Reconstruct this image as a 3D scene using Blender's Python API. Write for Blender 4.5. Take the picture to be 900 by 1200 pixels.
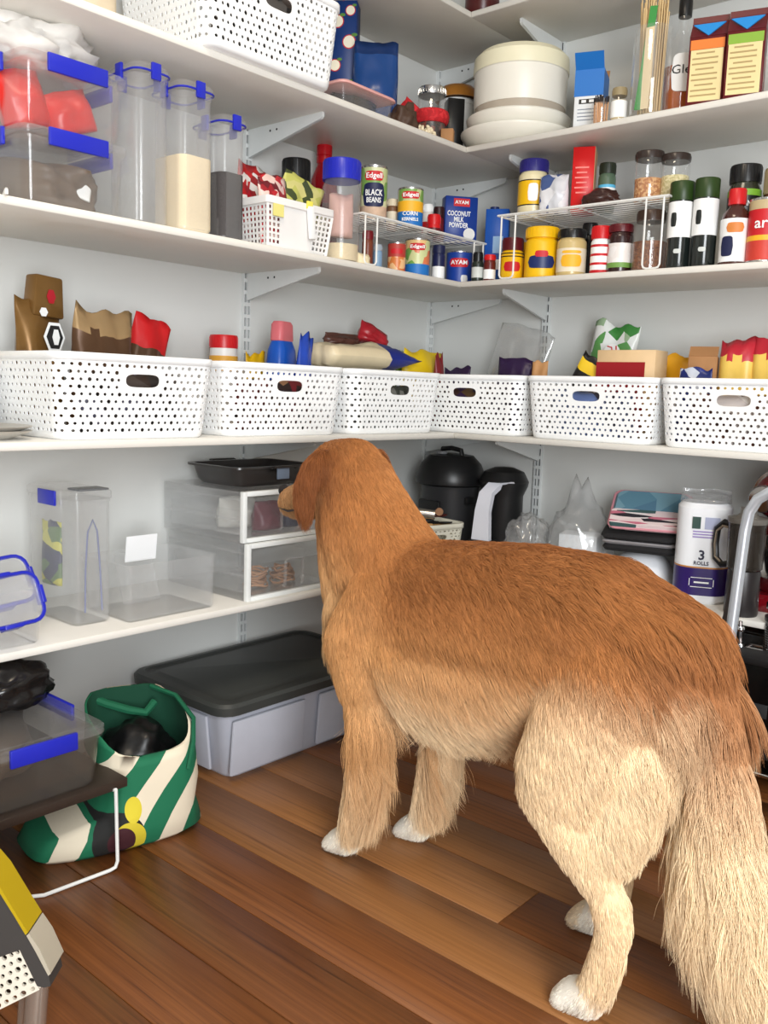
import bpy, bmesh, math, random
import numpy as np
from mathutils import Vector, Matrix, Euler, noise
random.seed(7)
for _o in list(bpy.data.objects): bpy.data.objects.remove(_o)
SC = bpy.context.scene
COL = SC.collection
PI = math.pi

# ------------------------------------------------------------------ camera
CX, CY, CZ = 1.9552, -2.4856, 0.9185
YAW, PIT, ROL, FPX = 0.71333, 0.13349, 0.03295, 1051.27
_c = np.array([CX, CY, CZ])
_fw = np.array([-math.sin(YAW)*math.cos(PIT), math.cos(YAW)*math.cos(PIT), -math.sin(PIT)])
_r0 = np.array([math.cos(YAW), math.sin(YAW), 0.0]); _u0 = np.cross(_r0, _fw)
_r = _r0*math.cos(ROL) + _u0*math.sin(ROL); _u = -_r0*math.sin(ROL) + _u0*math.cos(ROL)
cam_d = bpy.data.cameras.new('camera'); cam = bpy.data.objects.new('camera', cam_d); COL.objects.link(cam)
cam.matrix_world = Matrix(((_r[0], _u[0], -_fw[0], CX), (_r[1], _u[1], -_fw[1], CY), (_r[2], _u[2], -_fw[2], CZ), (0, 0, 0, 1)))
cam_d.sensor_fit = 'VERTICAL'; cam_d.sensor_height = 24.0; cam_d.lens = FPX/1200*24.0
cam_d.clip_start = 0.02
SC.cycles.transparent_max_bounces = 48
SC.camera = cam

# ------------------------------------------------------------------ light
W = bpy.data.worlds.new('daylight'); SC.world = W; W.use_nodes = True
W.node_tree.nodes['Background'].inputs[0].default_value = (0.93, 0.97, 1.0, 1)
W.node_tree.nodes['Background'].inputs[1].default_value = 0.40
def area(name, loc, target, sx, sy, power, col):
    d = bpy.data.lights.new(name, 'AREA'); d.shape = 'RECTANGLE'; d.size = sx; d.size_y = sy; d.energy = power; d.color = col
    o = bpy.data.objects.new(name, d); COL.objects.link(o); o.location = loc
    o.rotation_euler = (Vector(target)-Vector(loc)).to_track_quat('-Z', 'Y').to_euler()
    return o
area('window_daylight', (3.05, -2.95, 1.2), (0.9, -0.9, 0.75), 1.1, 1.9, 132, (0.95, 0.98, 1.0))
area('ceiling_lamp', (1.15, -1.75, 2.46), (1.15, -1.75, 0.0), 0.5, 0.5, 15, (1.0, 0.84, 0.64))
SC.view_settings.view_transform = 'Standard'; SC.view_settings.look = 'None'
SC.view_settings.gamma = 1.0; SC.view_settings.use_curve_mapping = False
SC.view_settings.exposure = -0.28

# ------------------------------------------------------------------ where things stand: a point on a shelf at a given depth
ZA, ZB, ZC, ZD, ZE = 1.241, 1.6155, 0.8035, 0.4085, 1.9883
DL, DR = 0.36, 0.337
def on_left(u, x, z):
    k = (u-450)/FPX; n = _r-k*_fw; a = np.array([x, 0, z])-_c
    return -(a@n)/n[1]
def on_right(u, y, z):
    k = (u-450)/FPX; n = _r-k*_fw; a = np.array([0, y, z])-_c
    return -(a@n)/n[0]
def floor_at(u, v, z=0.0):
    d = _fw+_r*(u-450)/FPX+_u*(600-v)/FPX
    q = _c+d*(z-_c[2])/d[2]; return (q[0], q[1])

# ------------------------------------------------------------------ materials
def lin(c):
    return tuple(((x/255)/12.92 if x/255 <= 0.04045 else ((x/255+0.055)/1.055)**2.4) for x in c)
MATS = {}
def mat(name, col, rough=0.5, metal=0.0, trans=0.0, ior=1.45, var=0.0, vscale=30, bump=0.0, bscale=200, spec=0.5, coat=0.0, sss=0.0):
    if name in MATS: return MATS[name]
    m = bpy.data.materials.new(name); m.use_nodes = True; nt = m.node_tree; b = nt.nodes['Principled BSDF']
    c = lin(col)+(1,)
    b.inputs['Base Color'].default_value = c; b.inputs['Roughness'].default_value = rough; b.inputs['Metallic'].default_value = metal
    b.inputs['Transmission Weight'].default_value = trans; b.inputs['IOR'].default_value = ior
    b.inputs['Specular IOR Level'].default_value = spec; b.inputs['Coat Weight'].default_value = coat
    if sss: b.inputs['Subsurface Weight'].default_value = sss; b.inputs['Subsurface Radius'].default_value = (0.01, 0.01, 0.01)
    tc = nt.nodes.new('ShaderNodeTexCoord')
    n = nt.nodes.new('ShaderNodeTexNoise'); n.inputs['Scale'].default_value = vscale; n.inputs['Detail'].default_value = 4
    nt.links.new(tc.outputs['Object'], n.inputs['Vector'])
    r = nt.nodes.new('ShaderNodeMapRange'); v = max(var, 0.02)
    r.inputs['To Min'].default_value = 1-v; r.inputs['To Max'].default_value = 1+v
    nt.links.new(n.outputs['Fac'], r.inputs['Value'])
    x = nt.nodes.new('ShaderNodeMix'); x.data_type = 'RGBA'; x.blend_type = 'MULTIPLY'; x.inputs['Factor'].default_value = 1
    x.inputs[6].default_value = c; nt.links.new(r.outputs['Result'], x.inputs[7]); nt.links.new(x.outputs[2], b.inputs['Base Color'])
    if bump:
        n2 = nt.nodes.new('ShaderNodeTexNoise'); n2.inputs['Scale'].default_value = bscale; n2.inputs['Detail'].default_value = 3
        nt.links.new(tc.outputs['Object'], n2.inputs['Vector'])
        bp = nt.nodes.new('ShaderNodeBump'); bp.inputs['Strength'].default_value = bump; bp.inputs['Distance'].default_value = 0.002
        nt.links.new(n2.outputs['Fac'], bp.inputs['Height']); nt.links.new(bp.outputs['Normal'], b.inputs['Normal'])
    MATS[name] = m; return m
def clear(name, col=(235, 238, 240), alpha=0.25, rough=0.1, gloss=0.12):
    """thin clear plastic or glass: mostly see-through, a little body and a shine"""
    if name in MATS: return MATS[name]
    m = bpy.data.materials.new(name); m.use_nodes = True; nt = m.node_tree; nt.nodes.clear()
    out = nt.nodes.new('ShaderNodeOutputMaterial')
    t = nt.nodes.new('ShaderNodeBsdfTransparent'); t.inputs[0].default_value = lin(tuple(min(255, 205+int(x*0.22)) for x in col))+(1,)
    d = nt.nodes.new('ShaderNodeBsdfPrincipled'); d.inputs['Base Color'].default_value = lin(col)+(1,); d.inputs['Roughness'].default_value = 0.35
    tc = nt.nodes.new('ShaderNodeTexCoord'); n = nt.nodes.new('ShaderNodeTexNoise'); n.inputs['Scale'].default_value = 25
    nt.links.new(tc.outputs['Object'], n.inputs['Vector'])
    r = nt.nodes.new('ShaderNodeMapRange'); r.inputs['To Min'].default_value = alpha*0.75; r.inputs['To Max'].default_value = alpha*1.25
    nt.links.new(n.outputs['Fac'], r.inputs['Value'])
    m1 = nt.nodes.new('ShaderNodeMixShader'); nt.links.new(r.outputs['Result'], m1.inputs[0])
    tl = nt.nodes.new('ShaderNodeBsdfTranslucent'); tl.inputs[0].default_value = lin(col)+(1,)
    m0 = nt.nodes.new('ShaderNodeMixShader'); m0.inputs[0].default_value = 0.5; nt.links.new(d.outputs[0], m0.inputs[1]); nt.links.new(tl.outputs[0], m0.inputs[2])
    nt.links.new(t.outputs[0], m1.inputs[1]); nt.links.new(m0.outputs[0], m1.inputs[2])
    g = nt.nodes.new('ShaderNodeBsdfGlossy'); g.inputs['Roughness'].default_value = rough; g.inputs[0].default_value = (1, 1, 1, 1)
    lw = nt.nodes.new('ShaderNodeLayerWeight'); lw.inputs[0].default_value = 0.5
    fr = nt.nodes.new('ShaderNodeMath'); fr.operation = 'POWER'; fr.inputs[1].default_value = 4.0; nt.links.new(lw.outputs['Facing'], fr.inputs[0])
    ad = nt.nodes.new('ShaderNodeMath'); ad.operation = 'MULTIPLY_ADD'; ad.inputs[1].default_value = 0.55; ad.inputs[2].default_value = gloss*0.2
    nt.links.new(fr.outputs[0], ad.inputs[0])
    m2 = nt.nodes.new('ShaderNodeMixShader'); nt.links.new(ad.outputs[0], m2.inputs[0])
    nt.links.new(m1.outputs[0], m2.inputs[1]); nt.links.new(g.outputs[0], m2.inputs[2])
    nt.links.new(m2.outputs[0], out.inputs[0])
    MATS[name] = m; return m
def patches(name, cols, scale=18, rough=0.35, stretch=(1, 1, 1), metal=0.0, wave=False, bump=0.0):
    """print on packaging: blotches of several colours"""
    if name in MATS: return MATS[name]
    m = bpy.data.materials.new(name); m.use_nodes = True; nt = m.node_tree; b = nt.nodes['Principled BSDF']
    b.inputs['Roughness'].default_value = rough; b.inputs['Metallic'].default_value = metal
    tc = nt.nodes.new('ShaderNodeTexCoord'); mp = nt.nodes.new('ShaderNodeMapping'); mp.inputs['Scale'].default_value = stretch
    nt.links.new(tc.outputs['Object'], mp.inputs[0])
    if wave:
        n = nt.nodes.new('ShaderNodeTexWave'); n.inputs['Scale'].default_value = scale; n.inputs['Distortion'].default_value = 2
        src = n.outputs['Fac']
    else:
        n = nt.nodes.new('ShaderNodeTexVoronoi'); n.inputs['Scale'].default_value = scale
        src = nt.nodes.new('ShaderNodeSeparateColor'); nt.links.new(n.outputs['Color'], src.inputs[0]); src = src.outputs[0]
    nt.links.new(mp.outputs[0], n.inputs['Vector'])
    cr = nt.nodes.new('ShaderNodeValToRGB'); cr.color_ramp.interpolation = 'CONSTANT'; e = cr.color_ramp.elements
    e[0].position = 0; e[0].color = lin(cols[0])+(1,); e[1].position = 1/len(cols); e[1].color = lin(cols[1])+(1,)
    for i, c in enumerate(cols[2:]):
        q = e.new((i+2)/len(cols)); q.color = lin(c)+(1,)
    nt.links.new(src, cr.inputs[0]); nt.links.new(cr.outputs[0], b.inputs['Base Color'])
    MATS[name] = m; return m

# ------------------------------------------------------------------ meshes
class G:
    """collects shapes; obj() links them as ONE mesh object"""
    def __init__(s): s.v = []; s.f = []; s.sm = []
    def add(s, v, f, smooth=False, M=None):
        o = len(s.v)
        if M is not None: v = [tuple(M @ Vector(p)) for p in v]
        s.v += [tuple(p) for p in v]; s.f += [tuple(i+o for i in q) for q in f]; s.sm += [smooth]*len(f); return s
    def bm(s, b, smooth=False, M=None):
        b.verts.index_update(); v = [tuple(x.co) for x in b.verts]; f = [[w.index for w in q.verts] for q in b.faces]; b.free()
        return s.add(v, f, smooth, M)
    def box(s, x0, x1, y0, y1, z0, z1, bev=0.0, seg=2, M=None, taper=None):
        b = bmesh.new(); bmesh.ops.create_cube(b, size=1)
        for q in b.verts:
            q.co = Vector((x0 if q.co.x < 0 else x1, y0 if q.co.y < 0 else y1, z0 if q.co.z < 0 else z1))
        if taper:
            cx, cy = (x0+x1)/2, (y0+y1)/2
            for q in b.verts:
                if q.co.z < (z0+z1)/2: q.co.x = cx+(q.co.x-cx)*taper; q.co.y = cy+(q.co.y-cy)*taper
        if bev: bmesh.ops.bevel(b, geom=b.edges[:], offset=bev, segments=seg, affect='EDGES', profile=0.5)
        return s.bm(b, bev > 0, M)
    def lathe(s, prof, n=20, c=(0, 0, 0), M=None, smooth=True, arc=None, sx=1, sy=1):
        v = []; f = []; k = len(prof); full = arc is None
        a0, a1 = (0, 2*PI) if full else arc
        m = n if full else n+1
        for i in range(m):
            a = a0+(a1-a0)*i/n
            for r, z in prof: v.append((c[0]+r*math.cos(a)*sx, c[1]+r*math.sin(a)*sy, c[2]+z))
        for i in range(n):
            j = (i+1) % m if full else i+1
            for q in range(k-1): f.append((i*k+q, j*k+q, j*k+q+1, i*k+q+1))
        if full:
            if prof[0][0] > 1e-6: f.append(tuple(i*k for i in range(m))[::-1])
            if prof[-1][0] > 1e-6: f.append(tuple(i*k+k-1 for i in range(m)))
        return s.add(v, f, smooth, M)
    def tube(s, pts, r, n=8, M=None, closed=False, cap=True):
        P = [Vector(p) for p in pts]; v = []; f = []; up = Vector((0, 0, 1)); last = None; k = len(P)
        for i, p in enumerate(P):
            a = P[(i-1) % k] if (closed or i) else P[0]; b = P[(i+1) % k] if (closed or i < k-1) else P[-1]
            t = (b-a).normalized()
            if last is None: x = t.orthogonal().normalized()
            else:
                x = (last-t*last.dot(t)); x = x.normalized() if x.length > 1e-6 else t.orthogonal().normalized()
            last = x; y = t.cross(x); rr = r[i] if isinstance(r, (list, tuple)) else r
            for q in range(n):
                w = p+(x*math.cos(2*PI*q/n)+y*math.sin(2*PI*q/n))*rr; v.append(tuple(w))
        for i in range(k if closed else k-1):
            j = (i+1) % k
            for q in range(n): f.append((i*n+q, i*n+(q+1) % n, j*n+(q+1) % n, j*n+q))
        if cap and not closed: f.append(tuple(range(n))[::-1]); f.append(tuple((k-1)*n+q for q in range(n)))
        return s.add(v, f, True, M)
    def prism(s, poly, h, M=None, smooth=False):
        """poly in XY, raised from z=0 to z=h"""
        n = len(poly); v = [(x, y, 0) for x, y in poly]+[(x, y, h) for x, y in poly]
        f = [tuple(range(n))[::-1], tuple(range(n, 2*n))]+[(i, (i+1) % n, (i+1) % n+n, i+n) for i in range(n)]
        return s.add(v, f, smooth, M)
    def mesh(s, name):
        me = bpy.data.meshes.new(name); me.from_pydata(s.v, [], s.f)
        me.polygons.foreach_set('use_smooth', s.sm)
        b = bmesh.new(); b.from_mesh(me); bmesh.ops.recalc_face_normals(b, faces=b.faces[:]); b.to_mesh(me); b.free()
        me.update(); return me
    def obj(s, name, m, parent=None, loc=(0, 0, 0), rot=(0, 0, 0), sharp=True):
        return link(name, s.mesh(name), m, parent, loc, rot, sharp)
def link(name, me, m, parent=None, loc=(0, 0, 0), rot=(0, 0, 0), sharp=True):
    if m is not None and not me.materials: me.materials.append(m)
    if sharp:
        try: me.set_sharp_from_angle(angle=math.radians(38))
        except Exception: pass
    o = bpy.data.objects.new(name, me); COL.objects.link(o); o.location = loc; o.rotation_euler = rot
    if parent is not None: o.parent = parent
    return o
def tag(o, label=None, cat=None, group=None, kind=None):
    if label: o['label'] = label
    if cat: o['category'] = cat
    if group: o['group'] = group
    if kind: o['kind'] = kind
    return o
def thing(name, label, cat, loc=(0, 0, 0), rz=0.0, group=None):
    o = bpy.data.objects.new(name, None); COL.objects.link(o); o.location = loc; o.rotation_euler = (0, 0, rz); o.empty_display_size = 0.05
    return tag(o, label, cat, group)
def dup(o, loc, rz=None, parent=None, label=None, scale=None):
    c = o.copy(); COL.objects.link(c); c.parent = parent
    if parent is None:
        c.location = loc
        if rz is not None: c.rotation_euler = (0, 0, rz)
        if scale: c.scale = scale
        if label: c['label'] = label
    for ch in list(o.children): dup(ch, None, None, c)
    return c
def T(x=0, y=0, z=0): return Matrix.Translation((x, y, z))
def RX(a): return Matrix.Rotation(a, 4, 'X')
def RY(a): return Matrix.Rotation(a, 4, 'Y')
def RZ(a): return Matrix.Rotation(a, 4, 'Z')
def text_geo(body, size, depth=0.0006, align='CENTER', bold=0.0):
    cu = bpy.data.curves.new('lettering', 'FONT'); cu.body = body; cu.size = size; cu.extrude = depth; cu.align_x = align; cu.align_y = 'CENTER'
    cu.resolution_u = 2; cu.offset = bold; cu.space_line = 0.85
    o = bpy.data.objects.new('lettering', cu); COL.objects.link(o); bpy.context.view_layer.update()
    me = bpy.data.meshes.new_from_object(o.evaluated_get(bpy.context.evaluated_depsgraph_get()))
    v = [tuple(p.co) for p in me.vertices]; f = [tuple(p.vertices) for p in me.polygons]
    bpy.data.objects.remove(o); bpy.data.curves.remove(cu); bpy.data.meshes.remove(me)
    return v, f
def flat_text(body, size, m, parent, M, width=None, bold=0.0, name='lettering'):
    """lettering standing on a face: local x to the right, local y up, local z out of the face, placed by M"""
    v, f = text_geo(body, size, bold=bold)
    if width:
        w = max(p[0] for p in v)-min(p[0] for p in v); v = [(p[0]*width/w, p[1], p[2]) for p in v]
    return G().add(v, f, False, M).obj(name, m, parent)
def round_text(body, size, m, parent, r, z, ang, width=None, bold=0.0, name='lettering'):
    """lettering wrapped on a cylinder of radius r, centred at angle ang"""
    v, f = text_geo(body, size, bold=bold)
    if width:
        w = max(p[0] for p in v)-min(p[0] for p in v); v = [(p[0]*width/w, p[1], p[2]) for p in v]
    v = [((r+p[2]+0.0006)*math.cos(ang+p[0]/r), (r+p[2]+0.0006)*math.sin(ang+p[0]/r), z+p[1]) for p in v]
    return G().add(v, f).obj(name, m, parent)
def camang(x, y): return math.atan2(CY-y, CX-x)
def face_front(rz): return None
# faces of a box thing: front = local -y
def FRONT(y, x=0, z=0): return T(x, y, z) @ RX(PI/2)
def RIGHT(xf, y=0, z=0): return T(xf, y, z) @ RZ(PI/2) @ RX(PI/2)
def LEFTF(xf, y=0, z=0): return T(xf, y, z) @ RZ(-PI/2) @ RX(PI/2)

# common materials
YEL_DEF = None
WHITE = mat('white_plastic', (240, 241, 240), 0.35)
MELA = mat('white_melamine', (226, 222, 214), 0.4, var=0.02)
WALLM = mat('painted_wall', (212, 213, 210), 0.7, var=0.025, vscale=4, bump=0.08, bscale=300)
METALW = mat('white_enamelled_metal', (214, 217, 216), 0.35)
BLACK = mat('black_plastic', (22, 22, 23), 0.3)
BLUE = mat('royal_blue_plastic', (34, 42, 175), 0.3)
CHROME = mat('chrome', (215, 217, 220), 0.15, metal=1.0)
CLEAR = clear('clear_plastic', (236, 237, 238), 0.07)
CLEAR2 = clear('clear_cloudy_plastic', (232, 233, 234), 0.13, rough=0.15)
GLASS = clear('clear_glass', (240, 244, 242), 0.05, rough=0.03, gloss=0.3)
RED = mat('red_plastic', (200, 25, 30), 0.35)
# ------------------------------------------------------------------ the setting
def plank_mat(i, base, dark):
    nm = 'timber_board_%d' % i
    m = bpy.data.materials.new(nm); m.use_nodes = True; nt = m.node_tree; b = nt.nodes['Principled BSDF']
    b.inputs['Roughness'].default_value = 0.42
    tc = nt.nodes.new('ShaderNodeTexCoord'); mp = nt.nodes.new('ShaderNodeMapping'); mp.inputs['Scale'].default_value = (0.9, 62, 62); mp.inputs['Location'].default_value = (i*3.7, i*1.3, 0)
    nt.links.new(tc.outputs['Object'], mp.inputs[0])
    n = nt.nodes.new('ShaderNodeTexNoise'); n.inputs['Scale'].default_value = 2.2; n.inputs['Detail'].default_value = 9; n.inputs['Roughness'].default_value = 0.68; n.inputs['Distortion'].default_value = 0.5
    nt.links.new(mp.outputs[0], n.inputs['Vector'])
    cr = nt.nodes.new('ShaderNodeValToRGB'); e = cr.color_ramp.elements
    e[0].position = 0.33; e[0].color = lin(dark)+(1,); e[1].position = 0.62; e[1].color = lin(base)+(1,)
    q = e.new(0.42); q.color = lin(tuple(int(dark[k]*0.35+base[k]*0.65) for k in range(3)))+(1,)
    nt.links.new(n.outputs['Fac'], cr.inputs[0]); nt.links.new(cr.outputs[0], b.inputs['Base Color'])
    bp = nt.nodes.new('ShaderNodeBump'); bp.inputs['Strength'].default_value = 0.12; bp.inputs['Distance'].default_value = 0.001
    nt.links.new(n.outputs['Fac'], bp.inputs['Height']); nt.links.new(bp.outputs[0], b.inputs['Normal'])
    return m
floor = G().box(-0.05, 3.4, -3.4, 0.05, -0.05, -0.012).obj('floor', mat('floor_underlay', (40, 24, 14), 0.9))
tag(floor, kind='structure')
PM = [plank_mat(0, (136, 83, 42), (84, 45, 19)), plank_mat(1, (141, 89, 46), (90, 50, 22)), plank_mat(2, (130, 78, 38), (76, 40, 16)),
      plank_mat(3, (152, 102, 57), (108, 65, 32)), plank_mat(4, (133, 79, 37), (78, 41, 16))]
_rg = random.Random(3)
for k in range(24):
    y1 = -0.11-0.14*k+0.14; y0 = y1-0.14
    xs = [0.0]; x = _rg.uniform(0.2, 3.4)
    while x < 3.2: xs.append(x); x += _rg.uniform(2.0, 3.0)
    xs.append(3.35)
    for a, b in zip(xs[:-1], xs[1:]):
        i = 3 if (abs(y1+1.09) > 0.07 and -1.1 < y0 < -1.08) else _rg.randrange(5)
        G().box(a+0.0006, b-0.0006, y0+0.0008, min(y1, 0)-0.0008, -0.012, 0, bev=0.0012, seg=1).obj('floor_board', PM[i], floor, sharp=False)
tag(G().box(-0.1, 0, -3.4, 0.1, -0.05, 2.5).obj('wall_left', WALLM), kind='structure')
tag(G().box(0, 3.4, 0, 0.1, -0.05, 2.5).obj('wall_back', WALLM), kind='structure')
tag(G().box(-0.1, 1.6, -3.05, -2.95, -0.05, 2.5).obj('wall_front_blocker', WALLM), kind='structure')  # unseen wall piece, added to keep world light off the lower left
tag(G().box(2.8, 2.9, -2.0, 0.0, -0.05, 2.5).obj('wall_right_blocker', WALLM), kind='structure')  # unseen wall, added to cut the world light coming from the right
tag(G().box(-0.1, 3.4, -3.4, 0.1, 2.5, 2.6).obj('ceiling', WALLM), kind='structure')

# shelves: two white boards meeting in the corner on each level
TH = 0.016
LV = [('topmost', ZE, 0.341, 0.315, 'close under the ceiling'), ('upper', ZB, DL, DR, 'carrying cartons and cake tins'),
      ('eye level', ZA, DL, DR, 'carrying jars and cans'), ('basket', ZC, DL, DR, 'carrying six baskets'),
      ('lower', ZD, DL, DR, 'carrying drawers and appliances')]
for nm, z, dl, dr, what in LV:
    tag(G().box(0, dl, -2.3, 0, z-TH, z, bev=0.0015, seg=1).obj('wall_shelf', MELA, sharp=False), 'white board shelf on the left wall, %s level, %s' % (nm, what), 'shelf', 'white shelf boards on the walls')
    tag(G().box(dl+0.0005, 1.95, -dr, 0, z-TH, z, bev=0.0015, seg=1).obj('wall_shelf', MELA, sharp=False), 'white board shelf on the back wall, %s level, %s' % (nm, what), 'shelf', 'white shelf boards on the walls')
# slotted uprights with brackets
def rail_mesh(z0, z1):
    g = G(); w = 0.0125; d = 0.011
    g.box(-w, -w+0.003, 0, d, z0, z1); g.box(w-0.003, w, 0, d, z0, z1); g.box(-0.002, 0.002, 0.003, d, z0, z1)
    pitch = 0.032; n = int((z1-z0)/pitch)
    for k in range(n+1):
        a = z0+k*pitch; b = min(a+0.010, z1)
        if b > a:
            g.box(-w+0.003, -0.002, d-0.002, d, a, b); g.box(0.002, w-0.003, d-0.002, d, a, b)
    return g
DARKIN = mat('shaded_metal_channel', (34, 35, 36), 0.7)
def upright(loc, rz, levels, label):
    t = thing('slotted_upright', label, 'shelf upright', loc, rz, 'slotted shelf uprights on the walls')
    rail_mesh(0.05, 2.4).obj('rail', METALW, t)
    G().box(-0.0095, 0.0095, 0.0002, 0.002, 0.05, 2.4).obj('rail_back', DARKIN, t)  # dark colour stands in for the shade behind the rail slots
    for z, ln in levels:
        a = z-TH
        g = G()
        pts = [(0.011, a), (ln, a), (ln, a-0.010), (ln-0.004, a-0.015), (ln-0.012, a-0.017), (0.011, a-0.072)]
        g.add([(-0.0045, y, q) for y, q in pts]+[(0.0045, y, q) for y, q in pts], [tuple(range(6)), tuple(range(11, 5, -1))]+[(i, (i+1) % 6, (i+1) % 6+6, i+6) for i in range(6)])
        b = g.obj('bracket', METALW, t)
        for sx in (0.0047,):
            g2 = G()
            for q in (0.10, 0.125): g2.lathe([(0.003, 0), (0.003, 0.0006)], 8, M=T(sx, q, a-0.016) @ RY(PI/2))
            g2.obj('rivet', DARKIN, b)
    return t
# rail local +y points away from the wall
lv = [(ZE, 0.27), (ZB, 0.29), (ZA, 0.29), (ZC, 0.29), (ZD, 0.29)]
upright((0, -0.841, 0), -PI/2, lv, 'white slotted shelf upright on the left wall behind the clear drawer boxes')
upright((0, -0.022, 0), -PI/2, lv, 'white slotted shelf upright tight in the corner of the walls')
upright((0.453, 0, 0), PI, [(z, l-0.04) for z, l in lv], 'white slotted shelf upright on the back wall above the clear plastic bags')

# white perforated baskets
def panel(P, nx, ny, hr, th, slot=None, shift=0.25, blank=0):
    """perforated sheet; P(u,v)->(point, outward normal), u,v in 0..1; slot=(c0,c1,r0,r1) cells taken up by a hand hole"""
    v = []; f = []
    def cell(u0, u1, v0, v1, hole):
        cu, cv = (u0+u1)/2, (v0+v1)/2; hu, hv = (u1-u0)/2, (v1-v0)/2
        n = len(hole); o = len(v)
        ring = []
        if n == 8: ring = [(1, 0), (1, 1), (0, 1), (-1, 1), (-1, 0), (-1, -1), (0, -1), (1, -1)]
        else:
            for hx, hy in hole:
                a = max(abs(hx), abs(hy)); s = 1/a if a > 1e-9 else 1
                ring.append((hx*s, hy*s))
            for cx, cy in ((1, 1), (-1, 1), (-1, -1), (1, -1)):
                i = min(range(n), key=lambda q: (ring[q][0]-cx)**2+(ring[q][1]-cy)**2); ring[i] = (cx, cy)
        for side in (0, 1):
            for q in ring+hole:
                p, nn = P(cu+q[0]*hu, cv+q[1]*hv); p = Vector(p)
                if side: p = p-Vector(nn)*th
                v.append(tuple(p))
        for i in range(n):
            j = (i+1) % n
            f.append((o+i, o+j, o+n+j, o+n+i)); f.append((o+2*n+i, o+3*n+i, o+3*n+j, o+2*n+j)); f.append((o+n+i, o+n+j, o+3*n+j, o+3*n+i))
    for r in range(ny):
        s = shift if r % 2 else -shift
        cuts = [0]+[i+s for i in range(1, nx)]+[nx]
        if slot and slot[2] <= r < slot[3]: cuts[slot[0]] = slot[0]; cuts[slot[1]] = slot[1]
        for c in range(nx):
            if slot and slot[2] <= r < slot[3] and slot[0] <= c < slot[1]: continue
            w = (cuts[c+1]-cuts[c]); k = hr/w
            big = 1.25 if (c+2*r) % 3 == 0 else 0.95
            hole = [(k*big*math.cos(PI/4*i), hr*big*math.sin(PI/4*i)) for i in range(8)]
            cell(cuts[c]/nx, cuts[c+1]/nx, r/ny, (r+1)/ny, hole)
    if slot:
        hole = []
        for i in range(28):
            a = 2*PI*(i+0.5)/28; x, y = math.cos(a), math.sin(a)
            hole.append((math.copysign(min(1, abs(x)**0.45), x)*0.80, math.copysign(abs(y)**0.75, y)*0.62))
        hole.sort(key=lambda q: math.atan2(q[1], q[0]))
        cell(slot[0]/nx, slot[1]/nx, slot[2]/ny, slot[3]/ny, hole)
    return v, f
def basket_mesh(w, d, h):
    """front is local -y; base centred on the origin"""
    g = G(); tp = 0.93
    def sec(v): k = tp+(1-tp)*v; return w/2*k, d/2*k
    rr = 0.035
    z0, z1 = 0.012, h-0.016
    def side(ax, sg):
        def P(u, v):
            a, b = sec(v); z = z0+(z1-z0)*v; t = (u-0.5)*2
            if ax == 'y':
                return ((t*(a-rr), sg*b, z), (0, sg, 0))
            return ((sg*a, t*(b-rr), z), (sg, 0, 0))
        return P
    nx = int((w-2*rr)/0.0165); ny = 10; nd = int((d-2*rr)/0.0165)
    c = nx//2; sl = (c-3, c+3, 6, 9)
    for sg in (-1, 1): g.add(*panel(side('y', sg), nx, ny, 0.47, 0.0022, sl))
    for sg in (-1, 1): g.add(*panel(side('x', sg), nd, ny, 0.47, 0.0022))
    for sx in (-1, 1):
        for sy in (-1, 1):
            def P(u, v, sx=sx, sy=sy):
                a, b = sec(v); z = z0+(z1-z0)*v; an = u*PI/2
                ca, sa = math.cos(an), math.sin(an)
                return ((sx*(a-rr+rr*ca), sy*(b-rr+rr*sa), z), (sx*ca, sy*sa, 0))
            g.add(*panel(P, 3, ny, 0.44, 0.0022))
    def loop(a, b, r, z, n=5):
        q = []
        for sx, sy, s in ((1, 1, 0), (-1, 1, 1), (-1, -1, 2), (1, -1, 3)):
            for i in range(n+1):
                an = PI/2*(s+i/n); q.append((sx*(a-r)+r*math.cos(an), sy*(b-r)+r*math.sin(an), z))
        return q
    def band(lps, closed=False):
        n = len(lps[0]); v = [p for l in lps for p in l]; f = []
        for k in range(len(lps)-1+(1 if closed else 0)):
            m = (k+1) % len(lps)
            for i in range(n): f.append((k*n+i, k*n+(i+1) % n, m*n+(i+1) % n, m*n+i))
        return v, f
    a0, b0 = sec(0); a1, b1 = sec(1)
    # rolled rim and base
    g.add(*band([loop(a1, b1, rr, z1), loop(a1+0.004, b1+0.004, rr+0.004, z1+0.001), loop(a1+0.004, b1+0.004, rr+0.004, h-0.002), loop(a1+0.002, b1+0.002, rr, h),
                 loop(a1-0.004, b1-0.004, rr-0.003, h), loop(a1-0.004, b1-0.004, rr-0.003, z1)], True), smooth=True)
    base = [loop(a0, b0, rr, z0), loop(a0-0.002, b0-0.002, rr, 0.004), loop(a0-0.008, b0-0.008, rr-0.004, 0.0)]
    v, f = band(base); n = len(base[0]); f.append(tuple(range(2*n, 3*n))); g.add(v, f, True)
    top = [loop(a0-0.0022, b0-0.0022, rr-0.002, z0), loop(a0-0.010, b0-0.010, rr-0.006, 0.003)]
    v, f = band(top); f.append(tuple(range(n, 2*n))); g.add(v, f, True)
    return g
BASKW = mat('white_basket_plastic', (246, 247, 247), 0.38)
BM = basket_mesh(0.378, 0.312, 0.172).mesh('perforated_basket'); BM.materials.append(BASKW)
GB = 'white perforated plastic baskets'
def basket(x, y, z, rz, label, sy=1.0):
    o = link('perforated_basket', BM, BASKW, None, (x, y, z), (0, 0, rz), sharp=False); o.scale = (1, sy, 1); return tag(o, label, 'basket', GB)
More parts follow.
